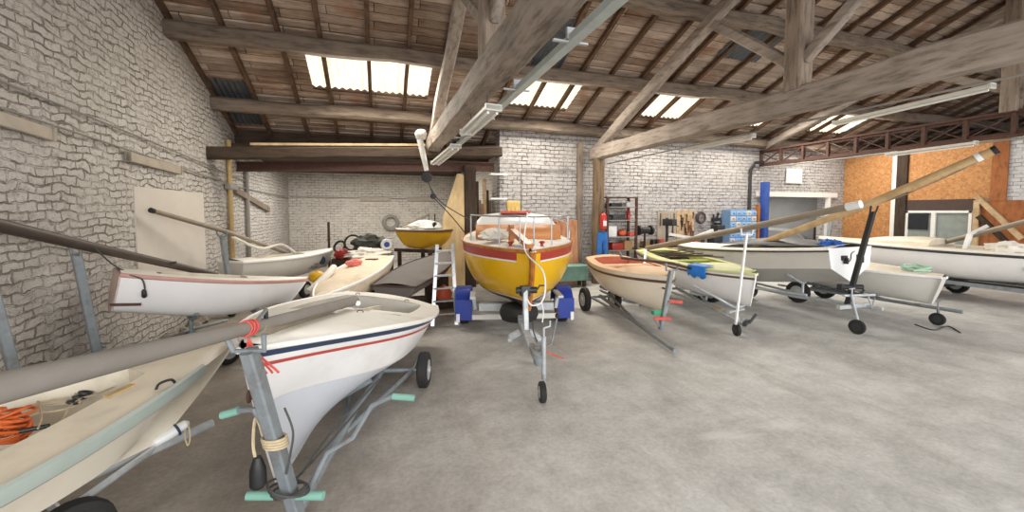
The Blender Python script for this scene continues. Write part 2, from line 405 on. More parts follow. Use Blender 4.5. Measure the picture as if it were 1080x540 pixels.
while y > FRONT-.2:
    ya, yb = y, y-.1667
    m.quad((x0, ya, roofz(ya)-.025), (x1, ya, roofz(ya)-.025), (x1, yb, roofz(yb)), (x0, yb, roofz(yb)))
    m.quad((x0, yb, roofz(yb)), (x1, yb, roofz(yb)), (x1, yb, roofz(yb)-.025), (x0, yb, roofz(yb)-.025))
    y = yb
struct('ceiling_front', m, 'tiles', smooth=False)
m = MB(); m.box(((WL+STEP)/2, 11.25, 3.72), (STEP-WL+.4, .06, .6)); struct('wall_eaves', m, 'lintel_wood', smooth=False)
m = MB(); m.box(((WL+STEP)/2, 14.0, 3.52), (STEP-WL+.4, 6.6, .06)); struct('ceiling_recess', m, 'lintel_wood', smooth=False)
def corrugated(xa, xb, ya, yb, zoff, amp=.022, pitch=.15):
    mb = MB(); n = int((xb-xa)/pitch*8); rows = []
    for yy in (ya, (ya+yb)/2, yb):
        rows.append([(xa+(xb-xa)*i/n, yy, roofz(yy)+zoff+amp*math.sin(2*PI*(xb-xa)*i/n/pitch)) for i in range(n+1)])
    mb.grid(rows); return mb
for i, (a, b) in enumerate(SKY):
    struct('window_%d' % (i+1), corrugated(a-.05, b+.05, 8.45, 9.55, .035), 'skylight')
for xa, xb, ya, yb in [(-3.2, -2.45, 9.5, 10.9), (3.15, 3.85, 7.0, 8.4), (7.3, 8.5, 6.5, 7.3)]:
    struct('ceiling_patch', corrugated(xa, xb, ya, yb, -.05, .018, .1), 'iron_wall')

# rafters, purlins, trusses: every timber an object of its own
k = 0
xr = WL+.06
while xr < XE:
    jit = random.uniform(-.05, .05)
    m = MB(); m.bar((xr+jit, RIDGE-.02, roofz(RIDGE)-.08), (xr+jit*1.5, 11.3, roofz(11.3)-.08), .075, .095, wob=.02)
    struct('rafter_beam', m, 'rafter_wood')
    m = MB(); m.bar((xr+jit, RIDGE+.02, roofz(RIDGE)-.08), (xr+jit, FRONT, roofz(FRONT)-.08), .075, .095, wob=.02)
    struct('rafter_beam', m, 'rafter_wood')
    xr += .76
for y in (9.9, 8.1, 6.2, 4.25, 2.3, .4, -1.4):
    m = MB(); z = roofz(y)-.27-(.05 if y == RIDGE else 0)
    m.bar((WL-.1, y, z), (XE+.1, y, z), .25, .27, bev=.05, wob=.05); struct('purlin_beam', m, 'beam_long')
TR1, TR2, TR3 = 1.25, 5.75, 12.1
def truss(x, ky, tz, hgt, wid):
    m = MB(); m.bar((x, FRONT, tz), (x, 10.0, tz), wid, hgt, bev=.03, wob=.03); struct('tie_beam', m, 'beam_grey')
    m = MB(); m.bar((x, ky, tz+hgt/2-.04), (x, ky, roofz(ky)-.4), .27, .25, up=(0, 1, 0), bev=.02); struct('king_post_beam', m, 'beam_up')
    m = MB(); m.bar((x, 9.85, tz+.12), (x, RIDGE+.1, roofz(RIDGE)-.72), .2, .24, bev=.03, wob=.03); struct('principal_rafter_beam', m, 'beam_grey')
    m = MB(); m.bar((x, -1.35, tz+.12), (x, RIDGE-.1, roofz(RIDGE)-.72), .2, .24, bev=.03, wob=.03); struct('principal_rafter_beam', m, 'beam_grey')
    for s in (1, -1):
        m = MB(); m.bar((x, ky+.1*s, tz+.55), (x, ky+1.6*s, roofz(ky+1.6)-.78), .12, .16, bev=.02); struct('strut_beam', m, 'beam_grey')
    for s in (1, -1):
        m = MB(); m.bar((x, ky+.05*s, roofz(ky)-1.35), (x, ky+.9*s, roofz(ky+.9)-.72), .1, .14, bev=.02); struct('brace_beam', m, 'beam_grey')
truss(TR1, 4.5, 3.6, .36, .3)
truss(TR2, 4.25, 3.6, .35, .27)
# iron lattice girder carrying the third row of timbers
gz0, gz1, gy0, gy1 = 3.52, 4.0, -1.8, 10.08
m = MB()
for z in (gz0, gz1): m.box((TR3, (gy0+gy1)/2, z), (.14, gy1-gy0, .05)); m.box((TR3, (gy0+gy1)/2, z+(.04 if z == gz0 else -.04)), (.02, gy1-gy0, .08))
g = struct('lattice_beam', m, 'rust', smooth=False)
ny = 17; dy = (gy1-gy0)/ny
for i in range(ny+1):
    m = MB(); m.box((TR3, gy0+dy*i, (gz0+gz1)/2), (.09, .07, gz1-gz0)); spart(g, 'upright', m, 'rust', smooth=False)
    if i < ny:
        for s in (0, 1):
            a, b = (gz0+.06, gz1-.06) if s else (gz1-.06, gz0+.06)
            m = MB(); m.bar((TR3+.012-.024*s, gy0+dy*i+.03, a), (TR3+.012-.024*s, gy0+dy*(i+1)-.03, b), .02, .045, up=(1, 0, 0)); spart(g, 'diagonal', m, 'rust', smooth=False)
m = MB(); m.bar((TR3, 4.55, gz1), (TR3, 4.55, roofz(RIDGE)-.5), .25, .25, up=(0, 1, 0), bev=.02); struct('king_post_beam', m, 'beam_up')
for s in (1, -1):
    m = MB(); m.bar((TR3, RIDGE+s*5.6, gz1+.16), (TR3, RIDGE+.1*s, roofz(RIDGE)-.72), .2, .22, bev=.03, wob=.03); struct('principal_rafter_beam', m, 'beam_grey')
    m = MB(); m.bar((TR3, RIDGE+.1*s, gz1+.3), (TR3, RIDGE+s*1.8, roofz(RIDGE+1.8)-.8), .12, .16); struct('strut_beam', m, 'beam_grey')
m = MB(); m.cyl((TR2, 9.72, 0), (TR2, 9.72, 3.44), .17, .155, 14); struct('post_column', m, 'log_wood')
m = MB(); m.bar((5.33, 10.02, 0), (5.33, 10.02, 3.9), .14, .14, up=(0, 1, 0), bev=.02); struct('wall_post_column', m, 'grey_timber')
m = MB(); m.bar((2.26, 10.35, 0), (2.26, 10.35, 3.2), .3, .25, up=(0, 1, 0), bev=.02); struct('recess_post_column', m, 'dark_timber')
m = MB(); m.bar((1.6, 9.5, 3.62), (1.6, 10.6, 3.52), .16, .18, bev=.02); struct('bearer_beam', m, 'dark_timber')
# beams over the recess at the left
m = MB(); m.bar((WL-.02, 9.6, 3.17), (2.95, 9.75, 3.5), .2, .24, bev=.03, wob=.02); struct('lintel_beam', m, 'lintel_wood')
m = MB()
a, b = V((WL, 11.3, 2.98)), V((2.95, 10.4, 3.1))
m.bar(a, b, .16, .03); m.bar(a+V((0, 0, .2)), b+V((0, 0, .2)), .16, .03); m.bar(a+V((0, 0, .1)), b+V((0, 0, .1)), .015, .2)
struct('steel_lintel', m, 'rust', smooth=False)
m = MB(); m.bar((WL+.5, 11.0, 3.36), (2.9, 10.2, 3.62), .2, .18, wob=.03); struct('lintel_beam', m, 'dark_timber')
m = MB(); m.bar((-2.5, 9.64, 3.385), (1.05, 9.72, 3.565), .2, .05); o = m.build('loose_plank', 'pale_wood'); o['label'] = 'pale plank lying on the dark beam over the left recess'; o['category'] = 'plank'
m = MB(); m.bar((WL+.05, 10.95, 2.5), (WL+.05, 13.9, 2.05), .07, .14); struct('trim_2', m, 'grey_timber')
m = MB(); m.box((WL+.008, 8.1, 1.6), (.016, 2.3, 1.5)); struct('wall_plaster', m, 'plaster', smooth=False)

# right gable: boarded-up opening with a window
def Yr(u): return at(u, 223, X=WR).y
def Zr(u, v): return at(u, v, X=WR).z
def rpanel(name, u0, u1, z0, z1, t, mt):
    y0, y1 = Yr(u1), Yr(u0); mm = MB(); mm.box((WR-t/2, (y0+y1)/2, (z0+z1)/2), (t, y1-y0, z1-z0)); return struct(name, mm, mt, smooth=False)
rpanel('wall_osb', 889, 941, 0, 3.95, .04, 'osb')
rpanel('wall_osb', 957, 1044, 2.36, 4.0, .04, 'osb')
rpanel('trim_3', 941, 946, 0, 3.9, .1, 'white_trim')
rpanel('trim_4', 946, 957, 0, 4.1, .12, 'dark_timber')
rpanel('trim_5', 957, 1028, 2.02, 2.36, .06, 'brown_dark')
rpanel('wall_board', 1044, 1061, 2.3, 4.1, .05, 'brown_ply')
rpanel('wall_board', 1030, 1110, 0, 2.3, .03, 'brown_ply')
rpanel('wall_infill', 957, 1028, 0, .82, .04, 'brown_ply')
wy0, wy1, wz0, wz1 = Yr(1027), Yr(957), .82, 2.02
m = MB()
for yy in (wy0+.03, wy1-.03): m.box((WR-.04, yy, (wz0+wz1)/2), (.1, .07, wz1-wz0))
m.box((WR-.04, (wy0+wy1)/2, wz1-.03), (.1, wy1-wy0, .07)); m.box((WR-.04, (wy0+wy1)/2, wz0+.03), (.1, wy1-wy0, .07)); m.box((WR-.045, wy0+(wy1-wy0)*.55, (wz0+wz1)/2), (.1, .1, wz1-wz0))
w = struct('window_6', m, 'white_trim', smooth=False)
m = MB(); m.box((WR-.03, (wy0+wy1)/2, (wz0+wz1)/2), (.012, wy1-wy0-.06, wz1-wz0-.06)); spart(w, 'pane', m, 'glass_dark', smooth=False)
m = MB(); m.box((WR-.055, wy1-.3, 1.68), (.03, .5, .5)); spart(w, 'blind', m, 'screen_dark', smooth=False)
for (ua, va, ub, vb) in [(1030, 207, 1078, 252), (1032, 228, 1062, 256)]:
    a, b = at(ua, va, X=WR-.08), at(ub, vb, X=WR-.08)
    m = MB(); m.bar(a, b, .09, .12); struct('brace_beam', m, 'pale_wood' if va < 210 else 'dark_timber')
a, b = at(1031, 211, X=WR-.06), at(1031, 290, X=WR-.06)
m = MB(); m.bar((a.x, a.y, a.z), (a.x, a.y, 0), .1, .12, up=(0, 1, 0)); struct('trim_6', m, 'pale_wood')
# ================================================================== BOATS
def sm(a, b, x):
    x = max(0, min(1, (x-a)/(b-a))); return x*x*(3-2*x)
class Hull:
    def __init__(s, bow, stern, B, ws=.7, tm=.45, p=2.2, sag=.05, Dm=.5, Ds=.4, Db=.5, rake=.3, chine=None, flare=1.3, bowb=.012, e=.6, camber=.05, roll=0, twist=0):
        s.twist = twist
        s.bow, s.stern, s.B = V(bow), V(stern), B
        s.L = (s.bow-s.stern).length; s.ex = (s.bow-s.stern).normalized()
        s.ey = V((0, 0, 1)).cross(s.ex).normalized(); s.ez = s.ex.cross(s.ey)
        if roll:
            r = Matrix.Rotation(roll, 3, s.ex); s.ey = r @ s.ey; s.ez = r @ s.ez
        s.ws, s.tm, s.p, s.sag, s.Dm, s.Ds, s.Db, s.rake, s.chine, s.flare, s.bowb, s.e, s.camber = ws, tm, p, sag, Dm, Ds, Db, rake, chine, flare, bowb, e, camber
    def W(s, x, y, z):
        if s.twist:      # the hull leans over more towards its stern
            a = s.twist*(1-max(0, min(1, x/s.L))); y, z = y*math.cos(a)-z*math.sin(a), y*math.sin(a)+z*math.cos(a)
        return s.stern + s.ex*x + s.ey*y + s.ez*z
    def hb(s, t):
        if t < s.tm: k = s.ws+(1-s.ws)*math.sin(PI/2*t/s.tm)
        else: k = (1-((t-s.tm)/(1-s.tm))**s.p)
        return max(s.bowb, s.B/2*k)
    def zg(s, t): return -s.sag*4*t*(1-t)
    def dep(s, t):
        if t < s.tm: return s.Ds+(s.Dm-s.Ds)*sm(0, s.tm, t)
        return s.Dm+(s.Db-s.Dm)*sm(s.tm, 1, t)
    def loc(s, t, g, off=0):
        b, d = s.hb(t), s.dep(t); w = sm(.55, 1, t)
        if s.chine:
            yc, zc = s.chine
            yc = yc*(1-.75*w**1.5); zc = zc*(1-.25*w)
            if g < .5: q = g/.5; y, z = yc*b*q, -d+(1-zc)*d*q
            else: q = (g-.5)/.5; y, z = b*(yc+(1-yc)*q), -d*zc*(1-q)
        else:
            th = g*PI/2; e = s.e*(1-w)+s.flare*w
            y = b*math.sin(th)**e; z = -d*math.cos(th)**(1.0 if s.e < 1 else 1.2)
        h = (z+d)/d
        x = t*s.L - s.rake*(1-h)**1.2*sm(.6, 1, t)
        return x, y+off, z+s.zg(t)
    def pt(s, t, g, side, off=0):
        x, y, z = s.loc(t, g, off); return s.W(x, y*side, z)
    def ts(s, n): return [1-(1-i/n)**1.35 for i in range(n+1)]
    def shell(s, n=48, ng=24):
        mb = MB(); rows = []
        gs = [i/ng for i in range(ng+1)]
        for t in s.ts(n): rows.append([s.pt(t, g, 1) for g in gs[::-1]]+[s.pt(t, g, -1) for g in gs[1:]])
        r = mb.grid(rows); mb.b.faces.new(r[0]); mb.b.faces.new(r[-1][::-1]); return mb
    def stripe(s, g0, g1, t0=0, t1=1, off=.006, n=48, sides=(1, -1)):
        mb = MB()
        for sd in sides:
            rows = []
            for q in s.ts(n):
                t = t0+(t1-t0)*q
                rows.append([s.pt(t, g0+(g1-g0)*k/8, sd, off) for k in range(9)])
            mb.grid(rows)
        return mb
    def zd(s, t, y):
        b = s.hb(t); return s.zg(t)+s.camber*(1-min(1, abs(y)/max(b, .02))**2)
    def deck(s, c0, c1, side, n=30, inset=.0, cw=None):
        # foredeck, side decks and aft deck round an open cockpit between c0 and c1
        mb = MB(); T = sorted(set([round(x, 4) for x in s.ts(n)]+[c0, c1]))
        for sd in (1, -1):
            prev = None
            for idx, t in enumerate(T):
                b = s.hb(t)-inset
                def row(c): return [s.W(t*s.L, sd*(c+(b-c)*k/4), s.zd(t, c+(b-c)*k/4)) for k in range(5)]
                inn = s.cw(t, side) if c0 <= t <= c1 else 0
                cur = row(inn)
                if prev is not None:
                    if T[idx-1] == c0 and inn: pass
                    mb.grid([prev, cur])
                prev = cur
                if t == c0: prev = row(s.cw(t, side))
                if t == c1: prev = row(0)
                if t == c0 and False: pass
        return mb
    def cw(s, t, side): return max(.05, s.hb(t)-side)
    def fix_deck(s): pass
    def well(s, c0, c1, side, depth, n=16, taper=.82):
        mb = MB(); rows = []
        for i in range(n+1):
            t = c0+(c1-c0)*i/n; c = s.cw(t, side); x = t*s.L; zt = s.zd(t, c)
            zf = zt-depth
            rows.append([s.W(x, c, zt), s.W(x, c*taper, zf), s.W(x, 0, zf-.02), s.W(x, -c*taper, zf), s.W(x, -c, zt)])
        r = mb.grid(rows)
        for e, t in ((r[0], c0), (r[-1], c1)):
            mid = mb.b.verts.new(s.W(t*s.L, 0, s.zd(t, 0)))
            mb.b.faces.new([e[0], e[1], e[2], e[3], e[4], mid])
        return mb
    def rail(s, r=.018, g=.985, flat=1.4, t0=0, t1=1, off=.008, n=34, stern=True, sides=(1, -1)):
        mb = MB()
        if stern:
            pts = [s.pt(t1-(t1-t0)*i/n, g, 1, off) for i in range(n+1)]+[s.pt(t0+(t1-t0)*i/n, g, -1, off) for i in range(n+1)]
            mb.tube(pts, r, 8, flat=flat)
        else:
            for sd in sides: mb.tube([s.pt(t0+(t1-t0)*i/n, g, sd, off) for i in range(n+1)], r, 8, flat=flat)
        return mb
    def low(s, t): return s.pt(t, 0, 1)
# deck() must close the gap between the two halves exactly at the cockpit ends
def deck_mesh(h, c0, c1, side, n=30):
    mb = MB()
    def rows(t, c, sd):
        b = h.hb(t); return [h.W(t*h.L, sd*(c+(b-c)*k/5), h.zd(t, c+(b-c)*k/5)) for k in range(6)]
    for sd in (1, -1):
        for a, b, inn in ((0, c0, 0), (c0, c1, 1), (c1, 1, 0)):
            if b-a < 1e-4: continue
            nn = max(2, int(n*(b-a)))
            mb.grid([rows(a+(b-a)*i/nn, h.cw(a+(b-a)*i/nn, side) if inn else 0, sd) for i in range(nn+1)])
    return mb
def wheel(root, c, r, w, axis, parent=None, tyre='rubber', hub='hub_grey', name='wheel'):
    mb = MB(); ax = V(axis).normalized()
    mb.lathe(c, [(r*.56, -w*.42), (r*.8, -w/2), (r*.97, -w*.36), (r, 0), (r*.97, w*.36), (r*.8, w/2), (r*.56, w*.42)], ax, 26)
    wpart = part(root, name, mb, tyre, parent=parent)
    mb = MB(); mb.lathe(c, [(r*.1, -w*.62), (r*.2, -w*.6), (r*.22, -w*.48), (r*.56, -w*.47), (r*.58, 0), (r*.56, w*.47), (r*.22, w*.48), (r*.2, w*.6), (r*.1, w*.62)], ax, 20)
    part(root, 'hub', mb, hub, parent=wpart); return wpart
def trolley(label, hitch, axle, track, wr, keel, post=None, handle=None, jockey=None, mt='galv', grip='teal_grip', name='launching_trolley', pm=None, tz=.3, cradle=None, group=None, handle_at=.3, ww=.12):
    hitch, axle = V(hitch), V(axle)
    root = thing(name, label, 'trailer', (axle.x, axle.y, 0), group)
    d = (hitch-axle); d.z = 0; d.normalize(); sd = V((-d.y, d.x, 0))
    m = MB(); m.tube([hitch, hitch.lerp(axle, .5)+V((0, 0, .01)), V((axle.x, axle.y, tz))], .032, 10)
    part(root, 'tongue', m, mt)
    mid = hitch.lerp(V((axle.x, axle.y, tz)), .42)
    for s in (1, -1):
        e = V((axle.x, axle.y, tz))+sd*s*track*.38
        m = MB(); m.tube([mid, e, e-d*.5], .024, 8); part(root, 'side_rail', m, mt)
    m = MB(); m.tube([V((axle.x, axle.y, wr))+sd*track*.5, V((axle.x, axle.y, max(wr, tz-.02)))+sd*track*.36, V((axle.x, axle.y, max(wr, tz-.02)))-sd*track*.36, V((axle.x, axle.y, wr))-sd*track*.5], .025, 8); part(root, 'axle', m, mt)
    for s in (1, -1): wheel(root, V((axle.x, axle.y, wr))+sd*s*(track*.5+.02), wr, ww, sd)
    if cradle:   # padded chocks under the hull: each a curved bar
        for (t, wdt) in cradle:
            c = keel.low(t)
            pts = []
            for g, q in ((.5, 1), (.3, 1), (.12, 1), (0, 1), (.12, -1), (.3, -1), (.5, -1)):
                p = keel.pt(t, g*wdt, q); pts.append(p-keel.ez*.035)
            m = MB(); m.tube(pts, .025, 8); m.cyl((c.x, c.y, c.z-.04), (c.x, c.y, min(tz, c.z-.06)), .022, seg=8)
            part(root, 'cradle', m, mt)
    if post:
        a, b, w = post; a, b = V(a), V(b); b = b-(b-a).normalized()*.07
        m = MB(); m.bar(a, b, w, w*.8, up=sd, bev=w*.12); po = part(root, 'mast_post', m, pm or mt)
        u = (b-a).normalized()
        m = MB(); m.tube([b+sd*.1+u*.1, b+sd*.08, b-sd*.08, b-sd*.1+u*.1], .014, 8); part(root, 'mast_fork', m, pm or mt, parent=po)
    if handle:
        for hpts in handle:
            m = MB(); m.tube(hpts[:-1], .017, 8); hp = part(root, 'handle', m, mt)
            m = MB(); m.cyl(hpts[-2], hpts[-1], .023, seg=10); part(root, 'grip', m, grip, parent=hp)
    if jockey:
        c, r, top = V(jockey[0]), jockey[1], V(jockey[2])
        m = MB(); m.cyl(c+V((0, 0, r*.2))+sd*.05, top, .02, seg=10); m.cyl(top+V((0, 0, .0)), top+V((0, 0, .12)), .012, seg=8); m.cyl(top+V((0, 0, .12))-sd*.07, top+V((0, 0, .12))+sd*.07, .011, seg=8)
        j = part(root, 'jockey_stand', m, mt); wheel(root, c, r, .06, sd, parent=j, name='jockey_wheel', hub='dark_steel')
    return root
def spar(name, label, pts, r, mt, cat='mast', group=None, extras=None, flat=1, seg=14):
    root = thing(name, label, cat, V(pts[0]), group)
    m = MB(); n = len(pts)
    m.tube(pts, r, seg, flat=flat); part(root, 'tube', m, mt)
    a, b = V(pts[0]), V(pts[-1]); rr = r if not isinstance(r, (list, tuple)) else r[-1]; r0 = r if not isinstance(r, (list, tuple)) else r[0]
    u = (V(pts[-1])-V(pts[-2])).normalized()
    m = MB(); m.cyl(b-u*.03, b+u*.02, rr*1.08, seg=14); part(root, 'end_cap', m, 'black')
    for e in (extras or []): e(root)
    return root
def mid3(a, b, k): return V(a).lerp(V(b), k)

def common(root, h, hullm, deckm, c0, c1, side, depth, innerm, rail=None, railr=.018, transom=None, raillabel=None, railg=.985):
    part(root, 'hull', h.shell(), hullm)
    part(root, 'deck', deck_mesh(h, c0, c1, side), deckm)
    w = part(root, 'cockpit', h.well(c0, c1, side, depth), innerm)
    if rail: part(root, 'rubbing_strake', h.rail(railr, railg), rail, label=raillabel)
    if transom:
        m = MB(); gs = [i/10 for i in range(11)]
        pts = [h.pt(0, g, 1) for g in gs[::-1]]+[h.pt(0, g, -1) for g in gs[1:]]
        m.poly([p-h.ex*.001 for p in pts], -h.ex*.012); part(root, 'transom', m, transom)
    return w
def thwart(root, h, t, z, w=.2, mt='inner_cream', side=.2, parent=None, name='thwart'):
    c = h.cw(t, side)*.98; m = MB()
    m.bar(h.W(t*h.L, -c, z), h.W(t*h.L, c, z), w, .03, up=h.ez); return part(root, name, m, mt, parent=parent)
def line(root, pts, r=.006, mt='rope_tan', name='rope', parent=None): 
    m = MB(); m.tube(pts, r, 6); return part(root, name, m, mt, parent=parent)
def curve(pts, n=6):
    pts = [V(p) for p in pts]; out = []
    for i in range(len(pts)-1):
        p0, p1, p2, p3 = pts[max(i-1, 0)], pts[i], pts[i+1], pts[min(i+2, len(pts)-1)]
        for k in range(n):
            t = k/n; out.append(.5*((2*p1)+(p2-p0)*t+(2*p0-5*p1+4*p2-p3)*t*t+(3*p1-p0-3*p2+p3)*t**3))
    out.append(pts[-1]); return out
def coil(mb, c, R, r, n=4, axis=(0, 0, 1), jit=.02, ms=6):
    for i in range(n):
        o = V((random.uniform(-jit, jit), random.uniform(-jit, jit), i*r*1.2))
        ax = V(axis)+V((random.uniform(-.2, .2), random.uniform(-.2, .2), 0)); mb.torus(V(c)+o, R*random.uniform(.85, 1.1), r, ax, 20, ms)
    return mb

# ---- A: cream dinghy at the left, nearest
hA = Hull((-1.12, 3.62, .95), (-2.72, 1.695, .9), 1.64, ws=.62, tm=.35, p=1.42, sag=.02, Dm=.46, Ds=.36, Db=.5, rake=.5, chine=(.8, .55), camber=.05)
tA = thing('sailing_dinghy', 'cream dinghy with sage green rail and orange rope in its cockpit, nearest the left edge', 'boat', (-1.9, 2.3, 0), 'dinghies stored in the hall')
wA = common(tA, hA, 'gel_cream', 'deck_cream', .1, .76, .3, .28, 'inner_cream')
part(tA, 'rubbing_strake', hA.rail(.022, .97, 2.0, off=.012, t1=.86, stern=False), 'sage', label='sage green rail')
m = MB(); a = hA.W(hA.L*.5, -.05, hA.zd(.5, .05)-.2); b = hA.W(hA.L*.3, -.05, hA.zd(.5, 0)-.1)
m.bar(a, b, .05, .05); part(tA, 'centreboard_case', m, 'inner_cream', parent=wA)
m = MB(); 
for i in range(3):
    q = at(78+6*i, 424-5*i, z=.88); m.torus(q, .026, .009, (.3, .2, 1), 16, 6)
part(tA, 'block', m, 'dark_steel', parent=wA)
m = MB()
for ps in ([(18, 432), (45, 424), (70, 420), (95, 418), (120, 408)], [(22, 445), (40, 436), (62, 433), (84, 426), (78, 414)], [(40, 452), (44, 440), (40, 425), (36, 418)], [(50, 455), (66, 442), (74, 428), (86, 420)], [(15, 437), (34, 428), (56, 427), (86, 424)]):
    m.tube(curve([at(u, v, z=.88) for u, v in ps], 5), .0045, 5)
part(tA, 'control_line', m, 'rope_tan', parent=wA)
m = MB(); m.tube([at(16, 456, z=.86), at(52, 449, z=.86)], .012, 8); part(tA, 'tiller', m, 'black', parent=wA)
m = MB(); m.bar(at(112, 419, z=1.0), at(140, 406, z=1.01), .04, .015); part(tA, 'chart_strip', m, 'bench_wood')
for t in (.33, .75):
    p_ = hA.W(hA.L*t, -(hA.hb(t)-.06), hA.zd(t, hA.hb(t)-.06))
    m = MB(); m.tube(curve([p_-hA.ex*.05, p_-hA.ex*.03+hA.ez*.03, p_+hA.ex*.03+hA.ez*.03, p_+hA.ex*.05], 4), .008, 6); part(tA, 'deck_eye', m, 'dark_steel')
m = MB(); cO = at(5, 468, z=.78)
for i in range(18):
    m.torus(cO+V((random.uniform(-.05, .05), random.uniform(-.04, .04), .03+.008*i)), random.uniform(.06, .1), .008, (random.uniform(-.45, .45), random.uniform(-.45, .45), 1), 20, 6)
single('rope_coil', 'tangled orange rope heaped in the cockpit of the cream dinghy at left', 'rope', m, 'orange_rope')
fq = at(180, 457, D=2.75)
m = MB(); m.lathe(fq, [(.01, -.11), (.03, -.09), (.038, 0), (.03, .09), (.01, .11)], (.75, .6, .3), 16)
fd = thing('boat_fender', 'white fender with a dark collar hanging under the near cream dinghy', 'fender', fq); part(fd, 'body', m, 'plastic_white')
m = MB(); m.torus(fq+V((.03, .02, .01)), .037, .008, (.75, .6, .3)); part(fd, 'collar', m, 'navy')
line(fd, curve([fq+V((.07, .05, .02)), fq+V((.06, .05, -.06)), fq+V((.075, .05, -.13)), fq+V((.09, .05, -.07)), fq+V((.08, .06, .03))]), .005, 'rope_tan')
trolley('galvanised launching trolley under the cream dinghy nearest the left edge', (-1.3, 3.72, .3), (-1.95, 3.1, .24), .8, .19, hA, cradle=[(.45, .9)], tz=.28)

# ---- B: white dinghy with navy and red stripes, bow towards the camera
hB = Hull((-.77, 2.65, 1.2), (.18, 6.3, .66), 1.64, ws=.82, tm=.42, p=2.1, sag=.0, Dm=.7, Ds=.38, Db=1.0, rake=.5, roll=math.radians(0), twist=math.radians(-10), chine=(.8, .5), camber=.06)
tB = thing('sailing_dinghy', 'white dinghy with navy and red stripes, bow on its blue-grey mast post', 'boat', (-.4, 4.4, 0), 'dinghies stored in the hall')
wB = common(tB, hB, 'gel_white', 'deck_white', .15, .56, .24, .3, 'gel_grey')
part(tB, 'gunwale', hB.rail(.016, .99, 1.3), 'white_trim')
part(tB, 'sheer_stripe', hB.stripe(.912, .965, 0, .985), 'navy', label='navy blue stripe'); part(tB, 'lower_stripe', hB.stripe(.83, .86, .03, .985), 'red_line', label='thin red stripe')
part(tB, 'bottom', hB.stripe(.02, .497, 0, .985, .005), 'hull_bottom', label='grey bottom paint')
m = MB(); m.bar(hB.W(hB.L*.2, 0, -.13), hB.W(hB.L*.5, 0, -.08), .06, .2); part(tB, 'centreboard_case', m, 'inner_cream', parent=wB)
thwart(tB, hB, .34, -.05, .2, 'white_trim', .3, parent=wB)
m = MB(); m.tube([hB.W(hB.L*.54, .1, .12), hB.W(hB.L*.3, -.2, .03)], .026, 8); part(tB, 'tiller', m, 'white_trim')
for (t, y) in ((.12, -.4), (.14, .3), (.6, .2)):
    m = MB(); q = hB.W(hB.L*t, y, hB.zd(t, y)); m.tube(curve([q-hB.ey*.03, q-hB.ey*.02+hB.ez*.02, q+hB.ey*.02+hB.ez*.02, q+hB.ey*.03], 4), .005, 6); part(tB, 'deck_eye', m, 'dark_steel')
m = MB(); q = hB.pt(.995, .62, 1); m.torus(q+V((-.01, -.04, 0)), .03, .009, (1, 0, 0)); part(tB, 'bow_eye', m, 'rust')
m = MB(); m.blob(hB.W(hB.L*.5, .28, -.1), (.2, .12, .08), .4, 3, .4, 3)
single('sponge_bag', 'small yellow-tan cloth bundle in the cockpit of the striped white dinghy', 'cloth', m, 'towel')
pb0, pb1 = V((-.52, 2.72, .06)), at(259, 358, D=2.12)
tT = trolley('blue-grey launching trolley with teal grips under the striped white dinghy', (-.52, 2.74, .1), (0, 4.66, .3), .9, .2, hB, post=(pb0, pb1, .085), mt='steel_grey', pm='steel_grey', cradle=[(.35, .8), (.6, .6)], tz=.2,
    handle=[[mid3(pb0, pb1, .06)+V((.03, .05, 0)), at(345, 478, D=2.75), at(372, 462, D=2.85), at(392, 428, D=2.9), at(414, 418, D=2.9), at(437, 420, D=2.9)],
            [mid3(pb0, pb1, .47), at(268, 432, D=2.3), at(252, 433, D=2.32), at(234, 438, D=2.32)]])
m = MB(); a = mid3(pb0, pb1, .15); m.cyl(a-_R*.27+V((0, 0, 0)), a+_R*.2, .026, seg=12); part(tT, 'cross_tube', m, 'teal_grip')
m = MB()
for i in range(4): m.torus(mid3(pb0, pb1, .18+.008*i), .085+.012*i, .007, (.2*i-.2, .2, 1), 20, 6)
part(tT, 'dark_lashing', m, 'rope_dark')
m = MB()
for i in range(4): m.torus(mid3(pb0, pb1, .455+.014*i), .062, .008, (.1, .1, 1), 18, 6)
part(tT, 'white_lashing', m, 'rope_tan')
line(tT, curve([mid3(pb0, pb1, .47)-_R*.06, at(270, 440, D=2.3), at(267, 470, D=2.3), at(272, 492, D=2.3)]), .009, 'rope_tan', 'painter')
m = MB(); q = at(272, 498, D=2.3); m.lathe(q, [(.02, .09), (.03, .06), (.042, .02), (.045, -.07), (.03, -.09)], (0, 0, 1), 14); part(tT, 'float', m, 'black')
line(tT, curve([at(300, 430, D=2.32), at(309, 455, D=2.32), at(306, 480, D=2.35), at(302, 500, D=2.35)]), .007, 'rope_dark', 'cord')
line(tT, curve([at(318, 500, D=2.7), at(350, 455, D=3.1), at(400, 400, D=3.7)]), .008, 'rope_dark', 'cord')
line(tT, curve([at(312, 505, D=2.68), at(345, 470, D=3.0), at(392, 415, D=3.6)]), .008, 'rope_dark', 'cord')
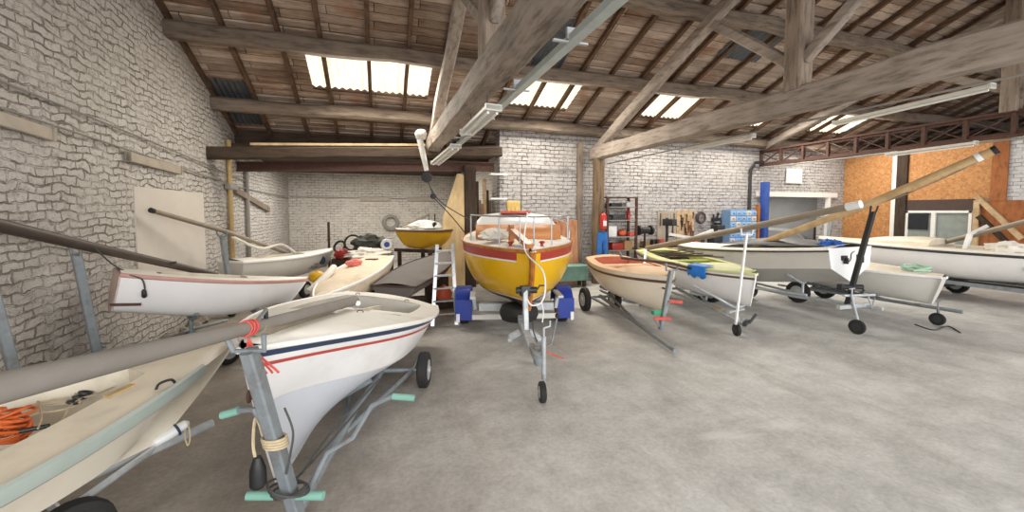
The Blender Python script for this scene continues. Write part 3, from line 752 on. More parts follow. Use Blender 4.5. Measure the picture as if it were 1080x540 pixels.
# its mast in a grey sail cover: lies on the deck and reaches out over the bow
mB0, mB1, mB2 = at(374, 317, D=4.15), at(262, 346, D=2.3), at(-20, 414, D=1.11)
ext = mB1 + (mB2-mB1)*1.25
def lashB(root):
    m = MB(); u = (mB2-mB1).normalized()
    for i in range(5): m.torus(mB1+u*(.02*i-.04), (.041+.004*(i % 2)), .0045, u+V((.1*i-.2, 0, .2)), 18, 6)
    part(root, 'red_lashing', m, 'rope_red')
    for k in range(3):
        q = mB1-V((0, 0, .06)); line(root, curve([q, q+V((.02*k, -.02, -.08)), q+V((.06+.04*k, -.05, -.14-.02*k)), q+V((.1+.03*k, -.06, -.2))]), .007, 'rope_red', 'rope_end', parent=None)
    m = MB(); m.torus(mB0+(mB1-mB0)*.9+V((0, 0, .06)), .03, .012, (1, .3, 0)); part(root, 'block', m, 'dark_steel')
    line(root, [mB1-V((0, 0, .02)), at(281, 326, D=2.45)], .012, 'alu', 'spreader')
    m = MB(); e1 = at(300, 338, D=2.8); m.tube(curve([mB1+V((.02, .1, -.03)), e1+V((0, 0, -.03)), at(350, 324, D=3.7)]), .05, 8); part(root, 'boom', m, 'mast_grey')
spar('covered_mast', 'long mast in a grey cover over the bow of the striped white dinghy', [mB0, mB1, mB1.lerp(mB2, .5), mB2, ext], [.05, .036, .043, .048, .05], 'cover_grey', extras=[lashB])

# ---- C: white dinghy along the left wall, stern towards the camera
hC = Hull((-1.1, 6.95, .93), (-2.92, 5.86, 1.3), .78, ws=.85, tm=.4, p=1.9, sag=.03, Dm=.5, Ds=.46, Db=.36, rake=.2, flare=1.0, e=.5, camber=.04)
tC = thing('sailing_dinghy', 'white dinghy with a dull pink gunwale against the left wall, black mast above', 'boat', (-2, 6.4, 0), 'dinghies stored in the hall')
wC = common(tC, hC, 'gel_white', 'deck_white', .15, .6, .16, .2, 'inner_cream', rail='pink_line', raillabel='dull pink gunwale')
part(tC, 'transom', (lambda mb: mb)(MB().poly([h_ for h_ in [hC.pt(0, g, 1)-hC.ex*.002 for g in (1, .8, .6, .4, .2, 0)]+[hC.pt(0, g, -1)-hC.ex*.002 for g in (.2, .4, .6, .8, 1)]], -hC.ex*.012)), 'pink_worn', label='pinkish worn transom')
line(tC, curve([hC.pt(.03, 1, -1, .02), hC.pt(.08, .95, -1, .03), hC.pt(.1, .8, -1, .02)]), .008, 'rope_dark')
m = MB(); q = hC.pt(.1, .72, -1, .03); m.lathe(q, [(.012, .05), (.022, .03), (.025, -.03), (.012, -.05)], (0, 0, 1), 12); part(tC, 'toggle', m, 'black')
m = MB(); q = hC.pt(.0, .45, -1, .01); m.bar(q-hC.ex*.04, hC.pt(.1, .5, -1, .012), .02, .03); part(tC, 'rudder_fitting', m, 'rust')
pc1 = at(79, 262, D=4.15); pc0 = at(104, 345, D=4.35)
axC = V((-2.25, 6.3, .28)); 
trolley('blue-grey launching trolley under the pink-edged white dinghy by the left wall', (pc0.x+.05, pc0.y, .4), axC, .8, .17, hC, post=((pc0.x, pc0.y, .25), pc1, .075), mt='steel_grey', tz=.38, cradle=[(.35, .8), (.7, .6)], jockey=((pc0.x+.02, pc0.y-.05, .1), .1, (pc0.x+.02, pc0.y, .4)))
mc0, mc1 = at(228, 290, D=6.3), at(-30, 231, D=3.12)
spar('bare_mast', 'long blackish mast reaching past the left edge over the pink-edged dinghy', [mc0, at(85, 258, D=4.12), mc1], [.045, .055, .06], 'mast_black',
     extras=[lambda r: line(r, curve([at(100, 262, D=4.2), at(130, 285, D=4.6), at(170, 288, D=5.0)]), .008, 'rope_dark'), lambda r: part(r, 'cleat', MB().box(at(183, 277, D=5.3), (.05, .05, .03)), 'dark_steel')])

# ---- D: off-white dinghy behind it, dark roundel on its bow
hD = Hull((-1.17, 11.4, 1.0), (-2.8, 9.15, 1.02), .84, ws=.8, tm=.4, p=2.0, sag=.03, Dm=.48, Ds=.4, Db=.42, rake=.25, flare=1.1, e=.55)
tD = thing('sailing_dinghy', 'off-white dinghy with a dark roundel near the bow, in the far left corner', 'boat', (-2, 10.2, 0), 'dinghies stored in the hall')
wD = common(tD, hD, 'gel_grey', 'deck_white', .15, .6, .18, .2, 'inner_cream', rail='white_trim')
q = hD.pt(.78, .72, -1, .01); nrm = (-hD.ey+hD.ez*-.1).normalized(); nrm = (hD.pt(.78, .72, -1, .03)-hD.pt(.78, .72, -1, 0)).normalized()
m = MB(); m.cyl(q-nrm*.01, q+nrm*.012, .1, seg=20); part(tD, 'roundel', m, 'navy', label='dark round emblem')
m = MB()
q = hD.pt(.64, .6, -1, .016)
for dx, R_ in ((-.12, .05), (-.02, .065), (.08, .05)): m.torus(q+hD.ex*dx, R_, .007, nrm, 18, 5, .4, 5.2)
m.tube(curve([q+hD.ex*-.2, q+hD.ex*-.1+V((0, 0, .05)), q+hD.ex*.02-V((0, 0, .05)), q+hD.ex*.14+V((0, 0, .05))]), .006, 5); part(tD, 'lettering', m, 'brown_dark', label='scrolled brown lettering')
pd1, pd0 = at(234, 245, D=7.3), at(243, 283, D=7.5)
trolley('grey-green mast crutch trolley under the far corner dinghy', (pd0.x+.02, pd0.y-.05, .45), (-2.0, 10.3, .25), .7, .2, hD, post=((pd0.x, pd0.y, .3), pd1, .09), mt='steel_grey', tz=.4, cradle=[(.4, .8)], jockey=((pd0.x, pd0.y, .1), .1, (pd0.x, pd0.y, .42)))
spar('bare_mast', 'slim grey mast on the crutch beside the left wall, above the corner dinghy', [at(300, 266, D=9.8), at(234, 243, D=7.25), at(160, 222, D=5.7)], [.04, .04, .035], 'mast_grey',
     extras=[lambda r: line(r, curve([at(246, 250, D=7.6), at(275, 262, D=8.5), at(298, 258, D=9.4), at(316, 270, D=9.9)]), .03, 'sail_white', 'rolled_sail')])
# ---- stack in the middle distance on the left
hE = Hull((-.9, 6.25, .74), (-.12, 9.0, 1.0), 1.0, ws=.8, tm=.35, p=2.0, sag=0, Dm=.42, Ds=.36, Db=.3, rake=.2, flare=1.0, roll=.1)
tE = thing('covered_dinghy', 'small beige dinghy with its beige deck cover on, behind the striped white one', 'boat', (-.45, 8, 0), 'dinghies stored in the hall')
part(tE, 'hull', hE.shell(), 'tarp_beige'); part(tE, 'cover', deck_mesh(hE, .3, .3001, .2), 'tarp_beige'); part(tE, 'rubbing_strake', hE.rail(.02), 'white_trim')
m = MB(); m.bar(hE.W(hE.L*.12, -.05, .05), hE.W(hE.L*.16, .2, .05), .08, .03); part(tE, 'hatch', m, 'rust')
for t in (.3, .7):
    q = hE.low(t); m = MB(); m.box((q.x, q.y, (q.z-.02)/2), (.5, .12, q.z-.02)); part(tE, 'trestle', m, 'dark_timber')
m = MB(); m.blob(hE.W(hE.L*.3, -.12, .1), (.15, .12, .07), .3, 5, .35, 3); single('cloth', 'coral red cloth crumpled on the beige covered dinghy', 'cloth', m, 'cloth_red')
m = MB(); m.tube(curve([at(326, 308, D=6.6), at(345, 290, D=6.9), at(352, 282, D=7.2)]), .06, 10); single('rolled_sail', 'long white rolled sail beside the pink-edged bow, under a yellow bag', 'sail', m, 'sail_white')
m = MB(); m.blob(at(334, 292, D=6.9), (.13, .1, .1), 0, 8, .2, 2); single('bag', 'small yellow bag wedged between the white dinghy bows on the left', 'bag', m, 'yellow_old')
m = MB(); m.blob(at(390, 268, D=9.6), (.5, .3, .13), .2, 11, .5, 2.6, 32); single('sail_heap', 'crumpled white sail heaped behind the covered dinghy', 'sail', m, 'sail_white')
m = MB(); m.blob(at(391, 257, D=10.6), (.42, .35, .24), .2, 14, .35, 2.4, 32); single('tarpaulin', 'dark green tarpaulin bundled on top of the pile at the rear', 'tarpaulin', m, 'tarp_green')
m = MB(); m.blob(at(384, 285, D=11.2)+V((0, .3, -.35)), (.8, .5, .55), 0, 17, .2, 2, 24, .9); single('gear_pile', 'dim pile of gear under the green tarpaulin', 'gear', m, 'tarp_dark')
for (u, v, D, w, lab) in [(390, 268, 9.6, .7, 'dark crate under the crumpled white sail behind the covered dinghy'), (360, 266, 10.3, .45, 'dark crate under the dull red bag and dark hoops'), (408, 258, 10.2, .3, 'dark crate under the white and blue round fender')]:
    q = at(u, v, D=D); zt = q.z-.16; m = MB(); m.box((q.x, q.y, zt/2), (w, w, zt), bev=.01)
    for k in range(4): m.box((q.x, q.y-w/2-.006, zt*(.15+.23*k)), (w*.98, .02, zt*.18))
    single('crate', lab, 'crate', m, 'dark_timber')
m = MB(); m.torus(at(372, 256, D=10.4), .2, .025, (-.2, -1, .3), 26, 8); single('hoop', 'dark rubber hoop propped beside the green tarpaulin', 'hoop', m, 'rubber')
m = MB(); m.torus(at(358, 260, D=10.4), .15, .03, (-.6, -1, .6), 26, 8); single('hoop', 'smaller dark hoop lying left of the propped one', 'hoop', m, 'rubber')
m = MB(); m.blob(at(361, 268, D=10.2), (.2, .15, .14), 0, 21, .3, 2); single('bag', 'dull red bag by the dark hoops at the bow of the corner dinghy', 'bag', m, 'red_stripe')
t_ = thing('round_fender', 'white round fender with blue centre right of the green tarpaulin', 'fender', at(408, 258, D=10.2))
m = MB(); m.torus(t_.location, .11, .045, (-.1, -1, .2), 24, 10); part(t_, 'ring', m, 'plastic_white')
m = MB(); m.lathe(t_.location, [(.08, -.02), (.085, 0), (.08, .02)], (-.1, -1, .2), 20); part(t_, 'centre', m, 'blue_guard')
q = at(347, 258, D=11.2); m = MB(); m.box((q.x, q.y, .85), (.06, .06, 1.7)); single('stub_post', 'short dark stub post in the far left corner', 'post', m, 'dark_timber')
# upturned grey boat
hU = Hull((1.5, 9.2, 1.06), (.2, 6.95, .74), 1.0, ws=.8, tm=.4, p=2.3, sag=0, Dm=.4, Ds=.36, Db=.26, rake=.1, chine=(.85, .35), camber=.05)
tU = thing('covered_dinghy', 'flat dinghy under a dark grey-brown canvas cover, in front of the small yellow boat', 'boat', (.6, 8, 0), 'dinghies stored in the hall')
part(tU, 'hull', hU.shell(), 'tarp_dark'); part(tU, 'canvas_cover', deck_mesh(hU, .3, .3001, .2), 'tarp_dark'); part(tU, 'hem', hU.rail(.016), 'brown_dark')
for t in (.25, .72):
    q = hU.low(t); m = MB(); m.box((q.x, q.y, (q.z-.02)/2), (.5, .1, q.z-.02)); part(tU, 'trestle', m, 'dark_timber')

# ---- F: small yellow boat with a white cuddy
hF = Hull((.35, 9.8, 1.56), (1.75, 11.1, 1.55), 1.3, ws=.82, tm=.4, p=2.2, sag=.03, Dm=.5, Ds=.42, Db=.4, rake=.35, flare=1.2, e=.6)
tF = thing('small_yacht', 'small yellow boat with white cuddy, high on a dark cradle behind the canvas cover', 'boat', (1, 10.4, 0), 'yellow boats')
wF = common(tF, hF, 'yellow_old', 'deck_white', .1, .4, .2, .2, 'inner_cream', rail='brown_rail', railr=.022)
m = MB(); rows = []
for i in range(9):
    t = .38+.3*i/8; w = hF.hb(t)*.72; hh = .2*math.sin(PI*min(1, .25+i/8*.9))**.5 if i < 8 else .02
    rows.append([hF.W(t*hF.L, w*math.cos(a), .03+hh*math.sin(a)**.6 if math.sin(a) > 0 else .03) for a in [PI*k/12 for k in range(13)]])
r = m.grid(rows); m.b.faces.new(r[0]); m.b.faces.new(r[-1]); cab = part(tF, 'cuddy', m, 'plastic_white')
for s in (1, -1):
    q = hF.W(hF.L*.52, s*hF.hb(.52)*.68, .1); m = MB(); m.lathe(q, [(.075, -.015), (.08, 0), (.075, .015)], hF.ey, 18); part(tF, 'porthole', m, 'black', parent=cab)
m = MB(); m.tube([hF.W(hF.L*.9, 0, .08), hF.W(hF.L*.4, .05, .36)], .025, 8); m.tube([hF.W(hF.L*.4, .05, .36), hF.W(hF.L*.4, .05, .12)], .02, 8); part(tF, 'folded_mast', m, 'mast_grey')
m = MB(); m.blob(hF.W(hF.L*.75, .05, .07), (.25, .15, .06), -.9, 31, .5, 3); part(tF, 'furled_sail', m, 'sail_white')
m = MB(); q = hF.W(hF.L*.18, -.1, 0); m.tube([q, q+V((0, 0, .38))], .018, 8); part(tF, 'stanchion', m, 'dark_steel')
tc = thing('boat_cradle', 'dark timber cradle holding up the small yellow boat', 'cradle', (1, 10.4, 0))
for t in (.2, .68):
    q = hF.low(t)
    m = MB(); m.bar((q.x-.35, q.y+.3, .0), (q.x-.35, q.y+.3, q.z-.03), .1, .1, up=(0, 1, 0)); part(tc, 'leg', m, 'dark_timber')
    m = MB(); m.bar((q.x+.35, q.y-.3, .0), (q.x+.35, q.y-.3, q.z-.03), .1, .1, up=(0, 1, 0)); part(tc, 'leg', m, 'dark_timber')
    m = MB(); m.bar((q.x-.45, q.y+.38, q.z-.06), (q.x+.45, q.y-.38, q.z-.06), .1, .08); part(tc, 'cross_beam', m, 'dark_timber')
# aluminium step ladder
tl = thing('step_ladder', 'aluminium ladder standing between the small and the large yellow boats', 'ladder', (.95, 6.9, 0))
l0, l1, l2, l3 = at(456, 344, z=0), at(478, 338, z=0), at(461, 258, D=7.25), at(477, 257, D=7.25)
l1 = l0+(l3-l2).normalized()*.42
for a, b in ((l0, l2), (l1, l3)): m = MB(); m.bar(a, b, .028, .06, up=(1, 0, 0)); part(tl, 'stile', m, 'alu')
for k in range(6):
    f_ = .14+.155*k; m = MB(); m.bar(l0.lerp(l2, f_), l1.lerp(l3, f_), .09, .025); part(tl, 'tread', m, 'alu')
m = MB(); m.lathe(at(467, 302, D=7.9)+V((.05, .2, -.2)), [(.005, -.17), (.1, -.14), (.165, -.05), (.17, .02), (.13, .12), (.05, .17), (.02, .2)], (0, 0, 1), 22)
single('buoy', 'orange ball buoy behind the rungs of the ladder', 'buoy', m, 'ball_orange')
m = MB(); m.box(at(467, 325, D=8.1)*1+V((.05, .2, -.05)), (.5, .3, .35), bev=.02); single('crate', 'dark crate on the floor behind the ladder', 'crate', m, 'dark_timber')

# ---- G: the large yellow cabin boat on its road trailer
gx = V((.236, .972, 0)).normalized()
gb = V((1.97, 5.12, 1.45)); gs_ = gb+gx*4.75; gs_.z = 1.52
hG = Hull(gb, gs_, 2.02, ws=.74, tm=.5, p=2.5, sag=.0, Dm=1.02, Ds=.75, Db=.88, rake=.22, flare=.85, e=.6, camber=.04, bowb=.03)
tG = thing('cabin_yacht', 'large yellow cabin boat with red sheer stripe and wooden stem on the blue-guarded trailer', 'boat', (2.5, 7.3, 0), 'yellow boats')
hullG = part(tG, 'hull', hG.shell(), 'yellow')
part(tG, 'deck', deck_mesh(hG, .1, .36, .3), 'deck_white'); cg = part(tG, 'cockpit', hG.well(.1, .36, .3, .4), 'inner_cream')
part(tG, 'sheer_stripe', hG.stripe(.885, .972, .02, .965, .006), 'red_stripe', label='red sheer stripe')
part(tG, 'gunwale', hG.rail(.02, .99, 1.5), 'varnish', label='varnished wooden gunwale')
part(tG, 'upper_trim', hG.stripe(.868, .886, .02, .965, .008), 'white_trim', label='white line')
part(tG, 'boot_stripe', hG.stripe(.335, .365, .02, .985, .007), 'white_trim', label='white boot line'); part(tG, 'bottom', hG.stripe(.0, .335, 0, .99, .004), 'brown_dark', label='dark red-brown bottom')
m = MB(); m.tube([hG.pt(1, g, 1)+hG.ex*.03 for g in (1.0, .85, .6, .4, .2, .06)], [.05, .04, .038, .036, .034, .03], 10); part(tG, 'stem', m, 'varnish', label='varnished wooden stem')
m = MB(); rows = []
for i, (t, hh, k) in enumerate([(.36, .42, .72), (.42, .46, .76), (.5, .44, .78), (.58, .38, .78), (.62, .3, .77), (.66, .02, .78)]):
    w = hG.hb(t)*k; z0 = hG.zd(t, w)-.02
    rows.append([hG.W(t*hG.L, w, z0), hG.W(t*hG.L, w*.95, z0+hh*.75), hG.W(t*hG.L, w*.82, z0+hh*.97), hG.W(t*hG.L, 0, z0+hh*1.12), hG.W(t*hG.L, -w*.82, z0+hh*.97), hG.W(t*hG.L, -w*.95, z0+hh*.75), hG.W(t*hG.L, -w, z0)])
r = m.grid(rows); m.b.faces.new(r[0]); cabG = part(tG, 'coachroof', m, 'plastic_white')
m = MB(); rr = []
for t, dz0, dz1 in ((.668, .0, .22),):
    w = hG.hb(.66)*.8; z0 = hG.zd(t, w)
    rr = [[hG.W(t*hG.L-.02*abs(y/w)**2*6*.3, y, z0+.015) for y in (-w, -w*.6, 0, w*.6, w)], [hG.W((t-.03)*hG.L, y, z0+.27) for y in (-w, -w*.6, 0, w*.6, w)]]
m.grid(rr); part(tG, 'front_panel', m, 'orange_band', parent=cabG, label='varnished orange wood cabin front', sol=.02)
for s in (1, -1):
    m = MB(); q = hG.W(hG.L*.5, s*hG.hb(.5)*.77, hG.zd(.55, .5)+.22); m.box(q, (.5, .02, .12), rz=math.atan2(hG.ex.y, hG.ex.x)); part(tG, 'window', m, 'screen_dark', parent=cabG)
m = MB(); q = hG.W(hG.L*.5, 0, hG.zd(.5, 0)+.46); m.box(q, (.5, .55, .05), rz=math.atan2(hG.ex.y, hG.ex.x), bev=.015); part(tG, 'hatch', m, 'red_grip', parent=cabG)
m = MB(); m.bar(hG.W(hG.L*.985, 0, hG.zd(.98, 0)+.02), hG.W(hG.L*.80, -.2, hG.zd(.8, 0)+.22), .1, .07); m.bar(hG.W(hG.L*.81, -.19, hG.zd(.8, 0)), hG.W(hG.L*.81, -.19, hG.zd(.8, 0)+.28), .07, .07, up=(0, 1, 0)); part(tG, 'bowsprit', m, 'varnish')
pz = .44
def gp(t, k): return hG.W(hG.L*t, hG.hb(t)*k, hG.zg(t)+.03)
pul = MB(); top = [gp(.70, .93)+V((0, 0, pz)), gp(.84, .9)+V((0, 0, pz)), gp(.93, .55)+V((0, 0, pz)), gp(.93, -.55)+V((0, 0, pz)), gp(.84, -.9)+V((0, 0, pz)), gp(.70, -.93)+V((0, 0, pz))]
pul.tube(curve(top, 6), .014, 8); pp = part(tG, 'pulpit_rail', pul, 'alu')
for q in ((.70, .93), (.88, .8), (.93, .3), (.93, -.35), (.88, -.8), (.70, -.93)):
    a = gp(*q); m = MB(); m.tube([a, V((a.x, a.y, a.z+pz-.02))], .013, 8); part(tG, 'stanchion', m, 'alu', parent=pp)
for s in (1, -1):
    m = MB(); q = gp(.9, .55*s); m.lathe(q+V((0, 0, .02)), [(.03, -.03), (.02, .0), (.05, .03), (.03, .05)], (0, 0, 1), 12); part(tG, 'bollard', m, 'red_stripe')
m = MB(); m.blob(gp(.76, -.55)+V((0, 0, .12)), (.26, .17, .1), .3, 41, .4, 2.5); single('sail_bag', 'crumpled white sail on the foredeck of the large yellow boat beside its cabin front', 'sail', m, 'sail_white')
m = MB(); q = gp(.5, .55)+V((0, 0, .4)); m.tube(curve([gp(.3, .95), gp(.3, .95)+V((-.05, 0, .35)), gp(.45, .8)+V((0, 0, .35)), gp(.6, .95)+V((0, 0, .25)), gp(.62, .97)]), .015, 8); part(tG, 'guard_rail', m, 'alu')
line(tG, curve([gp(.98, -.3)+V((0, 0, .5)), gp(.985, -1.2)+V((0, -.05, .0)), at(572, 285, D=5.25), at(575, 305, D=5.2), at(571, 319, D=5.15), at(561, 322, D=5.05), at(556, 316, D=5.0)]), .011, 'plastic_white', 'mooring_line')
line(tG, curve([at(571, 319, D=5.2), at(573, 328, D=5.2), at(572, 340, D=5.2)]), .009, 'plastic_white', 'line_tail')
# trailer
ax = V((2.27, 6.74, 0)); jw = V((1.55, 3.78, 0)); td = (jw-ax).normalized(); ts_ = V((-td.y, td.x, 0))
TG = thing('boat_trailer', 'galvanised road trailer with blue mudguards under the large yellow boat', 'trailer', (ax.x, ax.y, 0))
dl = (jw-ax).length
def TP(l, s, z): return ax+td*l+ts_*s+V((0, 0, z))
m = MB(); m.bar(TP(-1.9, 0, .42), TP(1.5, 0, .42), .1, .1, bev=.012); m.bar(TP(1.45, 0, .42), TP(2.55, 0, .40), .09, .09, bev=.012); part(TG, 'drawbar', m, 'galv')
m = MB(); m.bar(TP(2.5, 0, .41), TP(2.95, 0, .43), .07, .08, bev=.01); m.lathe(TP(3.0, 0, .43), [(.03, -.05), (.05, -.02), (.05, .03), (.02, .06)], (0, 0, 1), 14); part(TG, 'coupling', m, 'steel_grey')
m = MB(); m.bar(TP(0, -.85, .33), TP(0, .85, .33), .08, .08, bev=.01); m.bar(TP(.55, -.62, .42), TP(.55, .62, .42), .09, .13, bev=.01); part(TG, 'axle', m, 'galv')
m = MB(); m.bar(TP(.35, -1.02, .2), TP(.35, 1.02, .2), .05, .09, bev=.008); lb = part(TG, 'light_bar', m, 'batten_white')
for s in (1, -1):
    m = MB(); m.box(TP(.38, s*.98, .2), (.06, .05, .14)); part(TG, 'reflector', m, 'plastic_white', parent=lb)
for s in (1, -1):
    for l in (0,):
        wheel(TG, TP(l, s*.88, .3), .3, .19, ts_)
    m = MB(); rows = []
    for i in range(13):
        a = PI*(.02+.96*i/12); c = TP(-math.cos(a)*.36, s*.88, .3+math.sin(a)*.36)
        rows.append([c-ts_*.14, c-ts_*.13+V((0, 0, .015)), c+ts_*.13+V((0, 0, .015)), c+ts_*.14])
    m.grid(rows)
    for sd_ in (-.14, .14):
        cs = [TP(-math.cos(PI*(.02+.96*i/12))*.36, s*.88+sd_, .3+math.sin(PI*(.02+.96*i/12))*.36) for i in range(13)]
        cs2 = [TP(-math.cos(PI*(.02+.96*i/12))*.29, s*.88+sd_, .3+math.sin(PI*(.02+.96*i/12))*.29) for i in range(13)]
        m.grid([cs, cs2])
    m.poly([TP(.36, s*.88-.14, .5), TP(.36, s*.88+.14, .5), TP(.37, s*.88+.14, .16), TP(.37, s*.88-.14, .16)], td*.015)
    part(TG, 'mudguard', m, 'blue_guard', label='blue mudguard', sol=.008)
    m = MB(); m.cyl(TP(.45, s*.68, .36), TP(.45, s*.72, .6), .035, seg=10); m.bar(TP(.2, s*.72, .6), TP(.7, s*.72, .6), .09, .04); part(TG, 'bunk', m, 'galv')
m = MB(); m.lathe(TP(1.0, 0, .44), [(.12, -.11), (.27, -.1), (.3, -.03), (.3, .03), (.27, .1), (.12, .11)], (0, 0, 1), 26); sp_ = part(TG, 'spare_wheel', m, 'rubber')
m = MB(); m.lathe(TP(1.0, 0, .44), [(.02, -.1), (.11, -.09), (.12, 0), (.11, .09), (.02, .1)], (0, 0, 1), 20); part(TG, 'hub', m, 'hub_grey', parent=sp_)
m = MB(); m.bar(TP(1.95, 0, .42), TP(1.8, 0, .95), .09, .07, up=ts_, bev=.01); m.bar(TP(1.66, 0, .45), TP(1.83, 0, .8), .05, .05, up=ts_); wp = part(TG, 'winch_post', m, 'galv')
m = MB(); m.box(TP(1.8, 0, .93), (.13, .1, .14), bev=.015); m.cyl(TP(1.8, -.12, .94), TP(1.8, .16, .94), .045, seg=12); m.tube([TP(1.8, .16, .94), TP(1.8, .2, 1.0), TP(1.8, .28, 1.0)], .012, 8); part(TG, 'winch', m, 'dark_steel', parent=wp)
m = MB(); m.box(TP(1.7, 0, .93), (.12, .14, .08), rz=math.atan2(td.y, td.x), bev=.02); part(TG, 'bow_snubber', m, 'black', parent=wp)
m = MB()
for s in (1, -1): m.bar(TP(1.75, s*.06, .36), TP(1.75, s*.2, .28), .1, .06); m.lathe(TP(1.75, s*.2, .25), [(.02, -.03), (.045, -.03), (.045, .03), (.02, .03)], ts_, 12)
part(TG, 'keel_roller', m, 'galv')
m = MB(); m.cyl(TP(2.82, .09, .16), TP(2.82, .09, .62), .026, seg=12); m.cyl(TP(2.82, .09, .6), TP(2.82, .09, .72), .014, seg=8); m.tube([TP(2.82, .09, .72), TP(2.82, .16, .74), TP(2.82, .16, .8)], .011, 8); js = part(TG, 'jockey_stand', m, 'galv')
m = MB(); m.bar(TP(2.72, .0, .46), TP(2.72, .1, .46), .06, .06); part(TG, 'jockey_clamp', m, 'steel_grey', parent=js)
wheel(TG, TP(dl, .04, .11), .11, .07, ts_, parent=js, name='jockey_wheel')
m = MB(); m.bar(TP(2.82, .09, .2), TP(dl, .08, .11), .02, .05); part(TG, 'fork', m, 'galv', parent=js)
m = MB(); m.tube([TP(2.75, .05, .45), TP(2.7, .2, .5), TP(2.72, .26, .82)], .011, 8); hb_ = part(TG, 'handbrake', m, 'steel_grey')
m = MB(); m.lathe(TP(2.72, .26, .83), [(.005, -.035), (.026, -.015), (.026, .015), (.005, .035)], (0, 0, 1), 12); part(TG, 'knob', m, 'black', parent=hb_)
m = MB(); m.tube(curve([TP(2.6, .05, .44), TP(2.62, .2, .36), TP(2.7, .34, .33)]), .009, 6); part(TG, 'red_cable', m, 'red_grip', label='red breakaway cable')
m = MB(); m.tube(curve([TP(1.5, .05, .5), TP(1.8, .1, .52), TP(2.2, .06, .5), TP(2.6, .05, .5)]), .008, 6); part(TG, 'light_cable', m, 'black')
# ---- H: cream dinghy with salmon inside
hH = Hull((4.25, 5.0, 1.0), (4.66, 7.5, 1.02), 1.26, ws=.75, tm=.42, p=2.1, sag=.03, Dm=.55, Ds=.42, Db=.62, rake=.12, flare=1.05, e=.6, camber=.05)
tH = thing('sailing_dinghy', 'cream dinghy with salmon-red interior and brown rail, right of the large yellow boat', 'boat', (4.35, 6.2, 0), 'dinghies stored in the hall')
wH = common(tH, hH, 'gel_cream', 'peach', .1, .6, .14, .26, 'salmon', rail='brown_rail', railr=.016, railg=.9)
thwart(tH, hH, .4, -.04, .22, 'peach', .14, parent=wH); 
m = MB(); m.tube([hH.W(hH.L*.3, .5, .22), hH.W(hH.L*.42, .32, -.02)], .025, 8); part(tH, 'tiller', m, 'plastic_white')
m = MB(); q = hH.pt(.97, .8, -1, .02); m.bar(q, q+hH.ex*.08, .02, .02); part(tH, 'bow_fitting', m, 'dark_steel')
ph0, ph1 = at(697, 332, D=5.75), at(709, 280, D=5.6)
tHt = trolley('grey launching trolley with red and green grips under the cream and salmon dinghy', (3.86, 4.44, .07), (4.2, 7.0, .27), .6, .24, hH, post=((ph0.x, ph0.y, .3), ph1, .07), mt='steel_grey', tz=.3, grip='red_grip', cradle=[(.3, .8), (.62, .6)],
    handle=[[V((ph0.x, ph0.y, .52)), at(706, 318, D=5.65), at(720, 319, D=5.6)], [V((ph0.x, ph0.y, .33)), at(690, 336, D=5.65), at(708, 336, D=5.6)]])
m = MB(); q = V((ph0.x, ph0.y, .56)); m.bar(q-V((.16, .02, 0)), q+V((.02, 0, 0)), .06, .05); part(tHt, 'grip_bar', m, 'green_grip', label='green grip bar')
spar('bare_mast', 'thin brown spar lying along the cream and salmon dinghy to its mast post', [hH.W(.2, .2, .12), at(656, 272, D=6.2), ph1+V((0, 0, .03)), ph1+(ph1-at(656, 272, D=6.2)).normalized()*.25], [.022, .022, .02, .02], 'brown_rail')

# ---- I: white dinghy with a lime-green interior
hI = Hull((5.72, 4.78, 1.0), (6.34, 8.05, 1.06), 1.2, ws=.78, tm=.42, p=2.2, sag=.04, Dm=.55, Ds=.42, Db=.56, rake=.1, flare=1.0, e=.6, camber=.06)
tI = thing('sailing_dinghy', 'white dinghy with lime-green deck and a blue cloth over its side', 'boat', (6, 6.5, 0), 'dinghies stored in the hall')
wI = common(tI, hI, 'gel_white', 'lime', .1, .66, .16, .3, 'lime_in', rail='brown_rail', railr=.012, railg=.9)
part(tI, 'gunwale', hI.rail(.018, .99), 'lime')
thwart(tI, hI, .42, -.06, .2, 'lime_in', .16, parent=wI)
m = MB(); q = hI.pt(.985, .55, 1, .02); m.torus(q, .03, .01, (0, 1, .3)); part(tI, 'bow_eye', m, 'dark_steel')
m = MB(); rows = []
for i in range(9):
    t = .68+.11*i/8
    rows.append([hI.pt(t, 1, -1, .0)+hI.ey*.12+hI.ez*.06, hI.pt(t, 1, -1, .03)+hI.ez*.035, hI.pt(t, .93, -1, .04), hI.pt(t, .84+.03*math.sin(i*2.1), -1, .034), hI.pt(t, .8+.04*math.sin(i*1.7), -1, .03)])
m.grid(rows); o = single('blue_cloth', 'bright blue cloth hung over the side of the lime-green dinghy', 'cloth', m, 'blue_tape', sol=.008)
m = MB()
for i in range(5): m.tube(curve([hI.W(hI.L*(.15+.09*i), -.5, .06), hI.W(hI.L*(.2+.09*i), -.1, .02+.02*i), hI.W(hI.L*(.17+.1*i), .45, .07)], 5), .012, 6)
m.blob(hI.W(hI.L*.2, .1, -.08), (.25, .3, .1), 0, 51, .4, 3); single('rigging_bundle', 'dark bundle of rigging in the stern of the lime-green dinghy', 'rigging', m, 'dark_timber')
pi0, pi1 = at(776, 340, D=6.35), at(788, 243, D=6.25)
